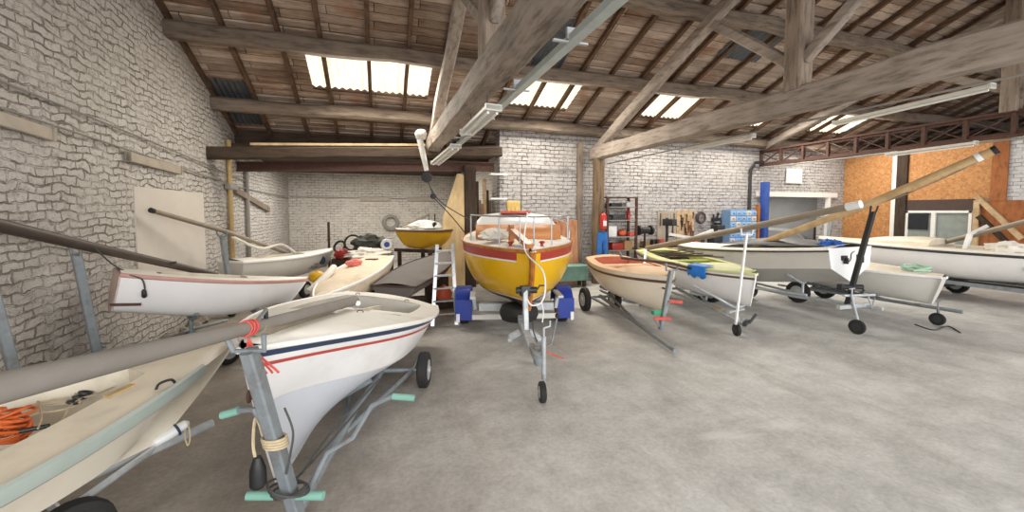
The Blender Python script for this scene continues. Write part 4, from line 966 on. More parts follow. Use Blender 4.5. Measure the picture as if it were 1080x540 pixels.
tIt = trolley('galvanised launching trolley with a white upright under the lime-green dinghy', (5.5, 4.78, .2), (6.25, 7.2, .26), 1.0, .24, hI, post=((pi0.x, pi0.y, .2), pi1, .04), pm='plastic_white', tz=.3, cradle=[(.3, .8), (.62, .6)], jockey=((5.42, 4.85, .1), .1, (5.42, 4.85, .36)),
   handle=[[V((pi0.x, pi0.y, .42)), V((pi0.x-.14, pi0.y-.03, .42)), V((pi0.x-.2, pi0.y-.04, .42))], [V((pi0.x, pi0.y, .42)), V((pi0.x+.14, pi0.y+.03, .42)), V((pi0.x+.2, pi0.y+.04, .42))]], grip='galv')
m = MB(); m.tube(curve([hI.low(.88)+V((-.55, .35, .25)), hI.low(.9)+V((-.4, .0, .1)), hI.low(.9)+V((-.1, -.1, -.05)), hI.low(.9)+V((.3, .0, .05)), V((6.3, 5.8, .42))]), .022, 8); part(tIt, 'bow_hoop', m, 'galv')
m = MB(); m.bar((5.36, 4.66, .24), (5.66, 4.86, .22), .05, .06); m.bar((5.62, 4.8, .2), (5.7, 4.74, .36), .04, .03); part(tIt, 'hitch_head', m, 'dark_steel')
m = MB(); m.bar((5.75, 5.5, .235), (5.88, 5.8, .24), .07, .03); part(tIt, 'tape_wrap', m, 'yellow_old')
mi = [at(682, 262, D=8.3), pi1+V((0, 0, .04)), at(905, 216, D=4.9)]
u_ = (mi[2]-mi[0]).normalized()
spar('bare_mast', 'grey-brown mast with a white tip resting on the white upright of the lime-green dinghy', [mi[0], mi[1], mi[2]], [.05, .05, .042], 'mast_grey',
     extras=[lambda r: part(r, 'tip', MB().cyl(mi[2]-u_*.12, mi[2]+u_*.03, .05, .05), 'plastic_white', label='white plastic tip')])

# ---- J: large grey-white boat, white transom towards the camera
hJ = Hull((7.45, 8.6, 1.15), (7.8, 4.72, 1.36), 1.5, ws=.86, tm=.5, p=2.3, sag=.05, Dm=.72, Ds=.6, Db=.62, rake=.4, chine=(.9, .55), camber=.07)
tJ = thing('sailing_dinghy', 'larger grey-white boat with a bright white transom and dark rail, under the tan mast', 'boat', (7.4, 6.6, 0), 'dinghies stored in the hall')
wJ = common(tJ, hJ, 'gel_grey', 'deck_white', .1, .55, .2, .3, 'inner_cream', rail='black_rail', railr=.016, transom='plastic_white', railg=.965)
part(tJ, 'gunwale', hJ.rail(.014, .998), 'white_trim')
for y in (-.22, .24):
    q = hJ.W(-.03, y, -.16); m = MB(); m.box(q, (.12, .05, .08), rz=.05, bev=.01); m.box(q-hJ.ex*.03-hJ.ez*.05, (.04, .06, .1)); part(tJ, 'gudgeon', m, 'black')
m = MB(); m.tube(curve([hJ.W(-.015, -.1, -.06), hJ.W(-.02, .0, -.1), hJ.W(-.02, .03, -.2), hJ.W(-.02, .12, -.25)]), .008, 6); part(tJ, 'drain_cord', m, 'rope_dark')
m = MB(); m.blob(hJ.W(.25, .1, .05), (.28, .18, .1), .3, 61, .5, 3); single('tarpaulin', 'crumpled blue tarpaulin on the stern of the grey-white boat', 'tarpaulin', m, 'blue_tarp')
m = MB(); rows = []
for i in range(9):
    t = .06+.5*i/8; c = hJ.cw(t, .2)
    rows.append([hJ.W(t*hJ.L, c*math.cos(a)*1.02, .05+.13*math.sin(a)*math.sin(PI*(i+.3)/9)) for a in [PI*k/10 for k in range(11)]])
m.grid(rows); part(tJ, 'cockpit_cover', m, 'black', label='black cockpit cover')
pj0, pj1 = V((7.42, 4.5, .42)), at(922, 219, D=6.35)
tJt = trolley('galvanised trailer with black mast support and jockey wheel behind the white transom', (7.72, 4.16, .42), (7.5, 6.9, .28), 1.1, .21, hJ, post=(pj0, pj1, .075), pm='black', tz=.42, cradle=[(.2, .7), (.6, .7)], jockey=((7.36, 4.3, .12), .12, (7.3, 4.36, .62)), ww=.16)
m = MB(); q = mid3(pj0, pj1, .2); m.cyl(q-_R*.17, q+_R*.17, .04, seg=10); m.tube([q+_R*.15, q+_R*.2-V((0, 0, .06)), q+_R*.14-V((0, 0, .14))], .018, 8); m.box(q-_R*.18, (.1, .08, .1), bev=.01); part(tJt, 'winch', m, 'black')
m = MB(); m.bar((7.05, 4.4, .44), (7.78, 4.4, .44), .06, .06); m.tube([(7.2, 4.42, .62), (7.75, 4.3, .62)], .022, 8); m.tube([(7.6, 4.3, .6), (7.62, 4.25, .4), (7.66, 4.25, .56)], .014, 8); part(tJt, 'cross_bar', m, 'galv')
m0, m1, m2 = at(796, 259, D=8.15), at(922, 213, D=6.33), at(1050, 158, D=5.3)
spar('bare_mast', 'long tan wooden mast rising to the right from the grey-white boat over its black support', [m0, m1, m2], [.055, .062, .055], 'mast_wood',
     extras=[lambda r: part(r, 'band', MB().cyl(m2.lerp(m1, .1), m2.lerp(m1, .14), .062, seg=14), 'plastic_white'),
             lambda r: line(r, curve([m1+V((0, 0, -.05)), m1.lerp(m2, .3)+V((0, 0, -.09)), m1.lerp(m2, .7)+V((0, 0, -.08)), m2+V((0, 0, -.03))]), .01, 'mast_grey', 'halyard')])

# ---- K: cream dinghy, bow towards the camera
hK = Hull((8.98, 4.0, .9), (9.35, 7.2, .98), 1.22, ws=.75, tm=.42, p=2.5, sag=.02, Dm=.5, Ds=.42, Db=.5, rake=.14, flare=.8, e=.55, camber=.05, bowb=.05)
tK = thing('sailing_dinghy', 'small off-white dinghy with a pale green line on its bow, right of the white transom', 'boat', (9.1, 5.6, 0), 'dinghies stored in the hall')
wK = common(tK, hK, 'gel_grey', 'deck_cream', .1, .6, .16, .28, 'peach', rail='white_trim')
m = MB(); coil(m, hK.W(hK.L*.86, .05, hK.zd(.86, .05)+.015), .17, .012, 4, hK.ez, .03); m.tube(curve([hK.W(hK.L*.8, .3, .06), hK.W(hK.L*.86, .1, .08), hK.W(hK.L*.93, .05, .07), hK.W(hK.L*.9, -.2, .06)]), .012, 6); single('rope_coil', 'pale green line coiled on the bow of the small off-white dinghy', 'rope', m, 'rope_green')
tKt = trolley('low grey launching trolley under the small off-white dinghy', (9.5, 3.98, .27), (9.2, 6.3, .25), 1.0, .24, hK, tz=.3, mt='steel_grey', cradle=[(.35, .8), (.68, .7)], jockey=((9.28, 4.2, .11), .11, (9.28, 4.2, .3)))
m = MB(); m.tube(curve([at(965, 342, z=.01), at(985, 348, z=.01), at(1000, 344, z=.01), at(1013, 351, z=.01)]), .01, 6); single('rope', 'dark line lying on the floor by the small off-white dinghy jockey wheel', 'rope', m, 'rope_dark')

# ---- L: long white boat at the right edge
hL = Hull((12.5, 8.4, 1.2), (12.75, 3.0, 1.16), 1.75, ws=.8, tm=.45, p=2.2, sag=.02, Dm=.66, Ds=.55, Db=.6, rake=.35, flare=1.1, e=.5, camber=.07)
tL = thing('sailing_dinghy', 'long white boat with black rail running out of the right edge', 'boat', (12.6, 5.8, 0), 'dinghies stored in the hall')
wL = common(tL, hL, 'gel_white', 'deck_cream', .08, .5, .25, .35, 'inner_cream', rail='black_rail', railr=.02, railg=.95)
part(tL, 'gunwale', hL.rail(.018, .998), 'white_trim')
m = MB(); rows = []
for i, (t, hh) in enumerate([(.5, .16), (.58, .18), (.7, .14), (.8, .03)]):
    w = hL.hb(t)*.65; rows.append([hL.W(t*hL.L, w*math.cos(a), hL.zd(t, w)-.03+(hh+.03)*max(0, math.sin(a))**.5) for a in [PI*k/12 for k in range(13)]])
r = m.grid(rows); m.b.faces.new(r[0]); m.b.faces.new(r[-1]); part(tL, 'coaming', m, 'deck_cream')
m = MB(); q = hL.pt(.24, .72, -1, .03); m.box(hL.pt(.24, .72, -1, .02) if False else hL.pt(.2, .7, 1, .02), (.05, .24, .1), bev=.02); part(tL, 'side_fitting', m, 'black')
pl0, pl1 = at(1016, 264, D=9.0), at(1023, 247, D=9.0)
m = MB(); m.bar(pl0-V((0, 0, .12)), pl1, .07, .08, up=(0, 1, 0)); m.bar(pl1, at(1042, 238, D=8.8), .05, .07); part(tL, 'mast_crutch', m, 'plastic_white')
m = MB(); m.box(pl0+V((.03, -.1, -.08)), (.3, .2, .08), bev=.01); part(tL, 'hatch', m, 'dark_steel')
spar('bare_mast', 'pale brown mast lying low along the long white boat at the right edge', [at(958, 265, D=10.2), at(1030, 247, D=8.95), at(1100, 229, D=7.85)], [.05, .055, .055], 'mast_grey')
m = MB(); m.blob(at(1062, 262, D=8.2), (.3, .3, .14), .4, 71, .35, 3); single('sail_heap', 'white cloth heaped on the long white boat near the right edge', 'sail', m, 'sail_white')
TL = thing('boat_trailer', 'dark boat trailer with small black wheels under the long white boat', 'trailer', (12.6, 6, 0))
m = MB(); m.bar((12.55, 8.0, .38), (12.7, 2.6, .38), .1, .1); part(TL, 'drawbar', m, 'dark_steel')
for s in (1, -1):
    m = MB(); m.bar((12.6+s*.55, 7.4, .42), (12.65+s*.55, 3.2, .42), .07, .08); part(TL, 'side_rail', m, 'steel_grey')
for y in (5.75, 6.25):
    m = MB(); m.bar((12.6-.8, y, .22), (12.6+.8, y, .22), .06, .06); part(TL, 'axle', m, 'dark_steel')
    for s in (1, -1): wheel(TL, (12.6+s*.82, y, .22), .22, .16, (1, 0, 0))
for t in (.2, .62):
    q = hL.low(t); m = MB(); m.bar((q.x-.6, q.y, q.z-.05), (q.x+.6, q.y, q.z-.05), .1, .06); m.cyl((q.x, q.y, .4), (q.x, q.y, q.z-.05), .03, seg=8); part(TL, 'bunk', m, 'dark_steel')
# ================================================================== FITTINGS, BENCH AND TOOLS
def batten(label, a, b, n=2, w=.1, mt='batten_white', up=(0, 0, 1), hang=None, group='fluorescent battens', gap=.045, tubes=True):
    a, b = V(a), V(b); x = (b-a).normalized(); y = V(up).cross(x).normalized(); z = x.cross(y)
    root = thing('ceiling_batten_light', label, 'light fitting', a.lerp(b, .5), group)
    m = MB(); m.bar(a, b, w, .05, up=up, bev=.008)
    for e, s in ((a, 1), (b, -1)): m.bar(e, e+x*s*.03, w*1.04, .075, up=up)
    part(root, 'housing', m, mt)
    for i in range(n if tubes else 0):
        o = y*((i-(n-1)/2)*gap)-z*.05
        m = MB(); m.cyl(a+o+x*.05, b+o-x*.05, .015, seg=10); part(root, 'fluorescent_tube', m, 'tube_white')
    for h in (hang or []):
        m = MB(); p = a.lerp(b, h); m.cyl(p+z*.02, p+z*.2, .006, seg=6); part(root, 'hanger', m, 'dark_steel')
    return root
batten('twin fluorescent batten hung under the near beam, the closer of the two', at(492, 140, D=5.4), at(521, 113, D=4.5), 2, .19, 'batten_white', hang=(.2, .8), gap=.11)
batten('twin fluorescent batten hung under the near beam, farther one by the pulley', at(459, 172, D=8.3), at(481, 154, D=7.0), 2, .19, 'batten_white', hang=(.2, .8), gap=.11)
batten('long white batten light under the second beam, nearest the camera at right', (8.0, 5.19, 3.63), (8.0, 3.18, 3.72), 1, .13)
batten('long white batten light below the iron girder, before the boarded opening', (11.0, 6.0, 3.3), (11.0, 4.55, 3.33), 1, .13)
batten('slim batten light below the second beam, before the painted back wall', (6.3, 7.1, 3.36), (6.3, 5.4, 3.34), 1, .1)
batten('grimy batten on the left wall reaching past the left edge', (-3.2, 4.3, 2.86), (-3.2, 5.46, 2.79), 1, .13, 'batten_dirty', up=(1, 0, 0), tubes=False)
batten('grimy batten on the left wall, the second along its cable', (-3.2, 6.77, 2.74), (-3.2, 8.24, 2.69), 1, .13, 'batten_dirty', up=(1, 0, 0), tubes=False)
batten('batten light on the far recess wall, left of the pulley ropes', (-.71, 16.92, 2.49), (.44, 16.92, 2.5), 1, .16, 'batten_dirty', up=(0, -1, 0), tubes=False)
batten('batten light on the far recess wall, behind the pulley ropes', (1.1, 16.92, 2.5), (2.2, 16.92, 2.52), 1, .16, 'batten_dirty', up=(0, -1, 0), tubes=False)
# conduit and trunking
m = MB(); a, b = V((1.47, 2.2, 3.36)), V((1.5, 9.3, 3.3)); m.bar(a, b, .09, .07, bev=.006)
t_ = thing('cable_trunking', 'pale green-grey cable trunking slung below the near roof beam', 'trunking', a.lerp(b, .5)); part(t_, 'duct', m, 'duct_grey')
for y in (2.9, 4.2, 5.6, 7.2):
    m = MB(); m.bar((1.48, y, 3.35), (1.48, y, 3.44), .13, .03, up=(0, 1, 0)); m.bar((1.3, y, 3.33), (1.6, y, 3.33), .03, .015); part(t_, 'bracket', m, 'galv')
for (lab, pts, r, mt) in [
    ('thin cable run below the second roof beam', [(5.95, 9.6, 3.3), (5.95, 2.0, 3.33)], .014, 'pipe_grey'),
    ('white conduit along the foot of the iron girder', [(12.0, 10.0, 3.44), (12.0, -1, 3.44)], .02, 'pipe_grey'),
    ('cable strung along the left wall between its battens', [(-3.2, 4.4, 2.95), (-3.2, 7.0, 2.82), (-3.21, 11, 2.6), (-3.2, 16.8, 2.5)], .012, 'pipe_grey'),
    ('second cable higher on the left wall', [(-3.21, 4.4, 3.2), (-3.2, 8.0, 3.0), (-3.21, 12.0, 2.75)], .012, 'pipe_grey'),
    ('cable along the far recess wall', [(-3.2, 16.95, 2.55), (0, 16.95, 2.53), (2.9, 16.95, 2.5)], .014, 'pipe_grey'),
    ('ochre pipe running up the left wall near the corner', [(-3.19, 10.58, 0), (-3.19, 10.58, 3.6)], .05, 'yellow_pipe'),
    ('grey pipe running up the left wall, right of the ochre one', [(-3.19, 11.8, .2), (-3.19, 11.8, 3.1)], .05, 'pipe_grey'),
    ('black downpipe on the painted back wall beside the blue column', [(11.6, 10.03, .0), (11.6, 10.03, 3.35), (11.75, 10.0, 3.6), (12.0, 9.9, 3.62)], .05, 'black'),
    ('thin conduit down the back wall right of the recess corner', [(3.62, 10.07, 1.2), (3.62, 10.07, 3.1), (5.2, 10.07, 3.15)], .014, 'pipe_grey')]:
    m = MB(); m.tube(pts, r, 8); single('wall_conduit' if r < .03 else 'wall_pipe', lab, 'cable' if r < .03 else 'pipe', m, mt)
m = MB(); q = V((-3.17, 10.6, 2.55)); m.box(q, (.12, .5, .12), bev=.02); single('wall_mount_junction_box', 'grey junction box on the left wall by the ochre pipe', 'junction box', m, 'pipe_grey')
# pulley hoist at the end of the near beam
th = thing('hanging_hoist', 'rope hoist with black pulleys hung from the far end of the near beam', 'hoist', at(446, 165, D=8.6))
q0, q1 = at(443, 148, D=8.6), at(450, 180, D=8.6)
m = MB(); m.blob(q0+V((.02, 0, .12)), (.13, .1, .12), 0, 3, .2, 2); m.tube([q0+V((0, 0, .1)), q0, q0.lerp(q1, .6), q1], [.05, .07, .06, .05], 10); part(th, 'arm', m, 'batten_white')
for (u_, v_, r_) in ((450, 187, .11), (457, 207, .06)):
    c = at(u_, v_, D=8.6); m = MB(); m.lathe(c, [(r_*.5, -.05), (r_, -.045), (r_*.8, 0), (r_, .045), (r_*.5, .05)], (.3, .95, 0), 18); part(th, 'pulley', m, 'black')
for pts in ([at(450, 190, D=8.6), at(462, 210, D=8.7), at(478, 222, D=8.9), at(496, 232, D=9.1)], [at(452, 192, D=8.6), at(457, 207, D=8.6)], [at(458, 209, D=8.6), at(476, 228, D=8.8), at(490, 245, D=9.0)]):
    line(th, curve(pts), .012, 'rope_dark', 'hoist_rope')
# recess: plywood sheet, planks
m = MB(); m.poly([(1.5, 10.2, .0), (2.1, 10.2, 0), (2.1, 10.28, 2.95), (1.93, 10.28, 2.98), (1.55, 10.2, 1.9), (1.5, 10.2, 1.3)], (0, .03, 0)); single('plywood_sheet', 'tall yellowish plywood offcut with a slanted corner, left of the dark recess post', 'plywood', m, 'yellow_ply', smooth=False)
for i in range(7):
    x = 2.47+.08*i; h_ = random.uniform(2.2, 2.95)
    m = MB(); m.bar((x, 10.62+.03*i, 0), (x, 10.72+.03*i, h_), .055, .1, up=(1, 0, 0)); single('plank', ['rough brown', 'dark', 'grey-brown', 'reddish', 'pale brown', 'dark brown', 'grey'][i]+' plank, number %s of the upright row in the recess mouth' % ['one', 'two', 'three', 'four', 'five', 'six', 'seven'][i], 'plank', m, ['bench_wood', 'dark_timber', 'grey_timber', 'red_ply', 'pale_wood', 'lintel_wood', 'grey_timber'][i], 'planks standing in the recess mouth')
for z, w in ((2.96, .25), (2.33, .25)):
    m = MB(); m.box((3.02+w/2-.2, 10.0, z), (w+.2, .2, .04)); m.bar((3.1, 10.08, z-.02), (3.1, 9.94, z-.02), .03, .05); single('wall_shelf', 'short white wall bracket at the recess corner, %s one' % ('upper' if z > 2.5 else 'lower'), 'bracket', m, 'plastic_white')
m = MB(); rows = []
for i in range(13):
    z = 2.28-.62*i/12
    rows.append([(3.18+.36*k/10, 9.98+.03*math.sin(k*2.2+i*.3)*(.4+i/14), z) for k in range(11)])
m.grid(rows); single('hanging_cloth', 'mustard cloth hanging at the recess corner behind the large yellow boat', 'cloth', m, 'towel', sol=.01)
m = MB(); m.torus((.43, 16.9, 1.54), .27, .06, (0, -1, 0), 26, 8)
m.torus((.43, 16.88, 1.56), .24, .05, (0.1, -1, 0), 26, 8); single('wall_hung_hose_coil', 'grey hose coil hung on the far recess wall', 'hose', m, 'pipe_grey')
# boards and teal chest by the back wall
for (xa, xb, zt, y, mt, lab) in [(4.45, 4.92, 1.78, 9.98, 'red_ply', 'tall red-brown board against the back wall, left one'), (4.93, 5.24, 1.76, 9.98, 'brown_ply2', 'tall red-brown board against the back wall, right one'), (4.62, 5.05, .95, 9.9, 'pale_board', 'shorter pale brown board in front of the tall red-brown ones')]:
    if mt not in M: wood(mt, '#a06a4a', '#bf8a66', scale=(2, 2, .6), bump=.1) if mt == 'brown_ply2' else wood(mt, '#b07b58', '#cf9d78', scale=(2, 2, .6), bump=.1)
    m = MB(); m.bar(((xa+xb)/2, y-.12, 0), ((xa+xb)/2, y, zt), xb-xa-.01, .02, up=(0, 1, 0)); single('board', lab, 'board', m, mt, smooth=False)
tt = thing('storage_chest', 'low teal chest on short legs against the back wall', 'chest', (4.75, 9.45, 0))
m = MB(); m.box((4.72, 9.5, .36), (1.0, .42, .36), bev=.015); part(tt, 'body', m, 'teal_box'); m = MB(); m.box((4.72, 9.49, .56), (1.05, .46, .04), bev=.01); part(tt, 'lid', m, 'teal_box')
for x in (4.3, 5.14):
    for y in (9.36, 9.64): m = MB(); m.box((x, y, .1), (.08, .08, .2)); part(tt, 'leg', m, 'dark_timber')
# extinguisher and overalls on the log post
te = thing('wall_mount_extinguisher', 'red fire extinguisher hung on the round timber post', 'fire extinguisher', (5.72, 9.45, 1.5))
m = MB(); m.lathe((5.74, 9.44, 1.5), [(.05, 0), (.085, .02), (.09, .06), (.09, .36), (.07, .42), (.03, .46)], (0, 0, 1), 20); part(te, 'cylinder', m, 'red_ext')
m = MB(); m.lathe((5.74, 9.44, 1.94), [(.03, 0), (.03, .05), (.015, .07)], (0, 0, 1), 12); m.bar((5.70, 9.44, 2.0), (5.84, 9.44, 2.04), .02, .015); part(te, 'valve', m, 'black')
m = MB(); m.box((5.74, 9.352, 1.68), (.1, .01, .14)); part(te, 'label_sticker', m, 'plastic_white')
m = MB(); m.tube(curve([(5.79, 9.44, 1.97), (5.87, 9.42, 1.9), (5.86, 9.41, 1.7)]), .012, 8); part(te, 'hose', m, 'black')
m = MB(); m.box((5.74, 9.54, 1.7), (.08, .03, .3)); part(te, 'bracket', m, 'dark_steel')
tw = thing('hanging_overalls', 'blue work trousers hanging below the fire extinguisher', 'trousers', (5.72, 9.45, .75))
m = MB()
def leg(x0, x1):
    rows = []
    for i in range(11):
        t = i/10; cx = x0+(x1-x0)*t; w = .085-.02*t+.008*math.sin(i*2)
        rows.append([(cx+w*math.cos(a), 9.44+.055*math.sin(a)+.01*math.sin(3*a+i), 1.25-.62*t) for a in [2*PI*k/14 for k in range(14)]])
    r = m.grid(rows, True); m.b.faces.new(r[0]); m.b.faces.new(r[-1][::-1])
leg(5.645, 5.61); leg(5.795, 5.83)
rows = []
for i in range(6):
    t = i/5; rows.append([(5.72+(.14+.02*t)*math.cos(a), 9.44+.06*math.sin(a), 1.46-.24*t) for a in [2*PI*k/18 for k in range(18)]])
r = m.grid(rows, True); m.b.faces.new(r[0]); m.b.faces.new(r[-1][::-1]); part(tw, 'trousers', m, 'denim')
m = MB(); m.tube([(5.59, 9.42, 1.45), (5.72, 9.375, 1.455), (5.85, 9.42, 1.45)], .02, 8); part(tw, 'waistband', m, 'navy')
# shelf unit
ts2 = thing('shelf_unit', 'open steel shelf unit with rusty posts beside the log post', 'shelf', (6.45, 9.8, 0))
for x in (5.98, 6.92):
    for y in (9.62, 10.0): m = MB(); m.box((x, y, 1.2), (.06, .06, 2.4)); part(ts2, 'post', m, 'rust')
SZ = (.9, 1.28, 1.75, 2.12)
for z in SZ+(2.39,): m = MB(); m.box((6.45, 9.81, z), (.98, .42, .025)); part(ts2, 'shelf', m, 'pipe_grey' if z < 2.3 else 'rust')
items = [('paint_tin', 'black tin', 'black', 6.12, SZ[2], .1, .12, 'lathe'), ('crate', 'black tray', 'black', 6.3, SZ[3], .34, .1, 'box'), ('crate', 'dark grey box', 'dark_steel', 6.22, SZ[2], .4, .14, 'box'), ('bottle', 'red bottle', 'red_ext', 6.62, SZ[2], .055, .3, 'lathe'),
 ('box', 'white carton', 'plastic_white', 6.16, SZ[1], .3, .3, 'box'), ('crate', 'red toolbox', 'red_stripe', 6.35, SZ[0], .36, .2, 'box'), ('tin', 'white tin', 'plastic_white', 6.72, SZ[3], .07, .16, 'lathe'), ('box', 'brown carton', 'card', 6.7, SZ[0], .26, .26, 'box'), ('bag', 'orange bag', 'ball_orange', 6.55, SZ[1], .13, .2, 'blob'), ('crate', 'orange-red case', 'red_grip', 6.66, SZ[1]+.0, .2, .12, 'box')]
xs_used = 0
for (nm, lab, mt, x, z, w, h_, kd) in items:
    m = MB()
    if lab == 'dark grey box': x = 6.38
    if lab == 'orange-red case': x = 6.82; w = .16
    if lab == 'red bottle': x = 6.75
    if kd == 'box': m.box((x, 9.78, z+.014+h_/2), (w, .26, h_), bev=.012); m.box((x, 9.648, z+.014+h_*.6), (w*.3, .01, .03))
    elif kd == 'lathe': m.lathe((x, 9.76, z+.014), [(w*.9, 0), (w, .02), (w, h_*.75), (w*.5, h_*.88), (w*.4, h_)], (0, 0, 1), 16)
    else: m.blob((x, 9.78, z+.014+h_/2), (w, .12, h_/2*.95), 0, 5, .12, 2)
    lv = {SZ[0]: 'bottom', SZ[1]: 'second', SZ[2]: 'third', SZ[3]: 'top'}[z]
    single(nm, lab+' on the %s shelf of the rusty shelf unit' % lv, nm.replace('_', ' '), m, mt)
# work bench along the back wall
tb = thing('workbench', 'long wooden workbench along the painted back wall', 'workbench', (8.9, 9.6, 0))
m = MB(); m.box((9.15, 9.55, .93), (4.3, .75, .06), bev=.008); part(tb, 'top', m, 'bench_wood')
m = MB(); m.box((9.15, 9.3, .82), (4.2, .04, .14)); part(tb, 'apron', m, 'bench_wood')
for x in (7.1, 8.5, 9.9, 11.2):
    for y in (9.25, 9.85): m = MB(); m.box((x, y, .45), (.09, .09, .9)); part(tb, 'leg', m, 'dark_timber')
m = MB(); m.box((9.15, 9.55, .3), (4.2, .6, .03)); part(tb, 'under_shelf', m, 'dark_timber')
m = MB(); rows = []
for i in range(15):
    x = 8.4+2.9*i/14
    rows.append([(x, 9.16, .9-.05*math.sin(i)**2), (x, 9.165, .975), (x, 9.4, .98+.012*math.sin(i*1.3)), (x, 9.8, .985)])
m.grid(rows); single('tarpaulin', 'blue sheet spread along the workbench top', 'tarpaulin', m, 'blue_tarp', sol=.008)
def bench_tool(name, label, cat, x, mt, fn, y=9.6, z=.96):
    m = MB(); fn(m, x, y, z); return single(name, label, cat, m, mt)
def grinder(m, x, y, z):
    m.box((x, y, z+.02), (.2, .2, .04)); m.cyl((x, y, z), (x, y, z+.42), .03, seg=10); m.cyl((x-.13, y, z+.5), (x+.13, y, z+.5), .1, seg=16)
    for s in (-1, 1): m.cyl((x+s*.17, y, z+.5), (x+s*.23, y, z+.5), .14, seg=20)
bench_tool('bench_grinder', 'black twin-wheel bench grinder on a stalk beside the shelf unit', 'grinder', 7.2, 'black', grinder)
def drill(m, x, y, z):
    m.box((x, y, z+.03), (.3, .35, .06)); m.cyl((x, y+.1, z), (x, y+.1, z+.85), .04, seg=12); m.box((x, y, z+.72), (.16, .45, .2), bev=.03); m.cyl((x, y-.14, z+.35), (x, y-.14, z+.64), .03, .02, seg=10); m.cyl((x, y-.14, z+.3), (x, y-.14, z+.33), .12, seg=16)
    m.tube([(x+.08, y-.1, z+.66), (x+.2, y-.16, z+.6)], .012, 6)
bench_tool('drill_press', 'dark drill press on the workbench left of the brown tool board', 'drill', 8.05, 'dark_steel', drill)
def vise(m, x, y, z):
    m.box((x, y, z+.05), (.16, .2, .1), bev=.01); m.box((x-.08, y, z+.16), (.06, .16, .14), bev=.01); m.box((x+.06, y, z+.16), (.06, .16, .14), bev=.01); m.cyl((x+.08, y, z+.12), (x+.26, y, z+.12), .022, seg=10); m.cyl((x+.26, y-.1, z+.12), (x+.26, y+.1, z+.12), .01, seg=8)
bench_tool('bench_vise', 'dark bench vise on the workbench by the shelf unit', 'vise', 7.55, 'dark_steel', vise)
def machine(m, x, y, z):
    m.box((x, y, z+.15), (.34, .3, .3), bev=.03); m.cyl((x, y, z+.3), (x, y, z+.62), .08, seg=14); m.box((x, y-.1, z+.56), (.28, .3, .14), bev=.03)
bench_tool('bench_machine', 'dark bench machine left of the blue parts drawers', 'machine', 9.75, 'dark_steel', machine)
for (x, w, h_, mt, lab, nm) in [(7.35, .22, .14, 'card', 'small cardboard box on the left end of the workbench', 'box'), (7.85, .2, .2, 'red_grip', 'red tub on the workbench near the drill press', 'tub'), (9.05, .3, .2, 'cloth_red', 'pinkish box below the brown tool board', 'box'), (9.4, .12, .22, 'rust', 'brown jar right of the pinkish box on the workbench', 'jar')]:
    m = MB()
    if nm in ('tub', 'jar'): m.lathe((x, 9.72, .99), [(w*.4, 0), (w*.45, .02), (w*.5, h_*.8), (w*.52, h_), (w*.46, h_)], (0, 0, 1), 16)
    else: m.box((x, 9.78, .995+h_/2), (w, .2, h_), bev=.01); m.box((x, 9.78, .995+h_+.004), (w*.3, .2, .008))
    single(nm, lab, nm, m, mt)
for i, (ua, va, ub, vb) in enumerate([(706, 247, 730, 251), (728, 252, 752, 243)]):
    m = MB(); a, b = at(ua, va, Y=9.35), at(ub, vb, Y=9.35); a.z = max(a.z, 1.15); m.bar(a, b, .05, .08); single('hanging_batten', ['white wooden batten jutting over the bench below the tool board', 'white wooden batten angled up over the bench right of the tool board'][i], 'batten', m, 'plastic_white')
tp = thing('hanging_tool_board', 'brown board hung with tools on the painted back wall', 'tool board', (8.75, 10.05, 1.1))
m = MB(); m.box((8.35, 10.08, 1.55), (.7, .03, .9)); part(tp, 'panel', m, 'batten_dirty'); m = MB(); m.box((9.05, 10.08, 1.55), (.66, .03, .95)); part(tp, 'panel', m, 'pale_wood')
for i in range(22):
    x = random.uniform(8.78, 9.34); z = random.uniform(1.35, 1.98); l_ = random.uniform(.12, .28)
    m = MB(); m.bar((x, 10.05, z), (x+random.uniform(-.03, .03), 10.05, z-l_), .03, .015); m.box((x, 10.05, z), (.05, .03, .05), bev=.006); part(tp, 'hand_tool', m, random.choice(['brown_ply', 'rust', 'dark_steel', 'varnish', 'pale_wood', 'dark_timber']))
for i in range(6):
    x = 8.1+.1*i; m = MB(); m.bar((x, 10.05, 1.95), (x, 10.05, 1.95-random.uniform(.15, .5)), .025, .012); part(tp, 'hand_tool', m, random.choice(['pale_wood', 'galv', 'rust']))
m = MB(); m.torus((9.62, 10.04, 1.8), .17, .03, (0, -1, 0), 22, 8); m.torus((9.63, 10.02, 1.78), .15, .02, (0.1, -1, 0), 22, 8); single('hanging_cable_coil', 'dark cable coil hung on the back wall right of the tool board', 'cable', m, 'brown_dark')
m = MB()
m.box((10.2, 10.02, 1.75), (.3, .08, .1), bev=.01); m.cyl((10.1, 10.02, 1.9), (10.1, 10.02, 1.55), .03, seg=8); m.bar((10.3, 10.02, 1.95), (10.2, 10.02, 1.7), .05, .05); m.box((10.25, 10.0, 1.6), (.2, .08, .08)); single('hanging_clamp', 'black clamps hung on the back wall beside the blue parts drawers', 'clamp', m, 'black')
tbc = thing('parts_cabinet', 'pale blue cabinet of small parts drawers at the right end of the bench', 'cabinet', (10.95, 9.85, .97))
m = MB(); m.box((10.98, 9.87, 1.52), (1.06, .32, 1.06)); part(tbc, 'case', m, 'blue_case')
for i in range(5):
    for j in range(6):
        m = MB(); x = 10.55+.215*i; z = 1.08+.172*j; m.box((x, 9.7, z), (.19, .05, .15), bev=.006); dr = part(tbc, 'drawer', m, 'blue_cabinet' if (i*7+j*3) % 4 else 'lamp_off')
        m = MB(); m.box((x, 9.668, z), (.07, .015, .02)); part(tbc, 'pull', m, 'blue_guard', parent=dr)
tlp = thing('lift_column', 'blue steel lift column left of the store room opening', 'column', (11.95, 9.75, 0))
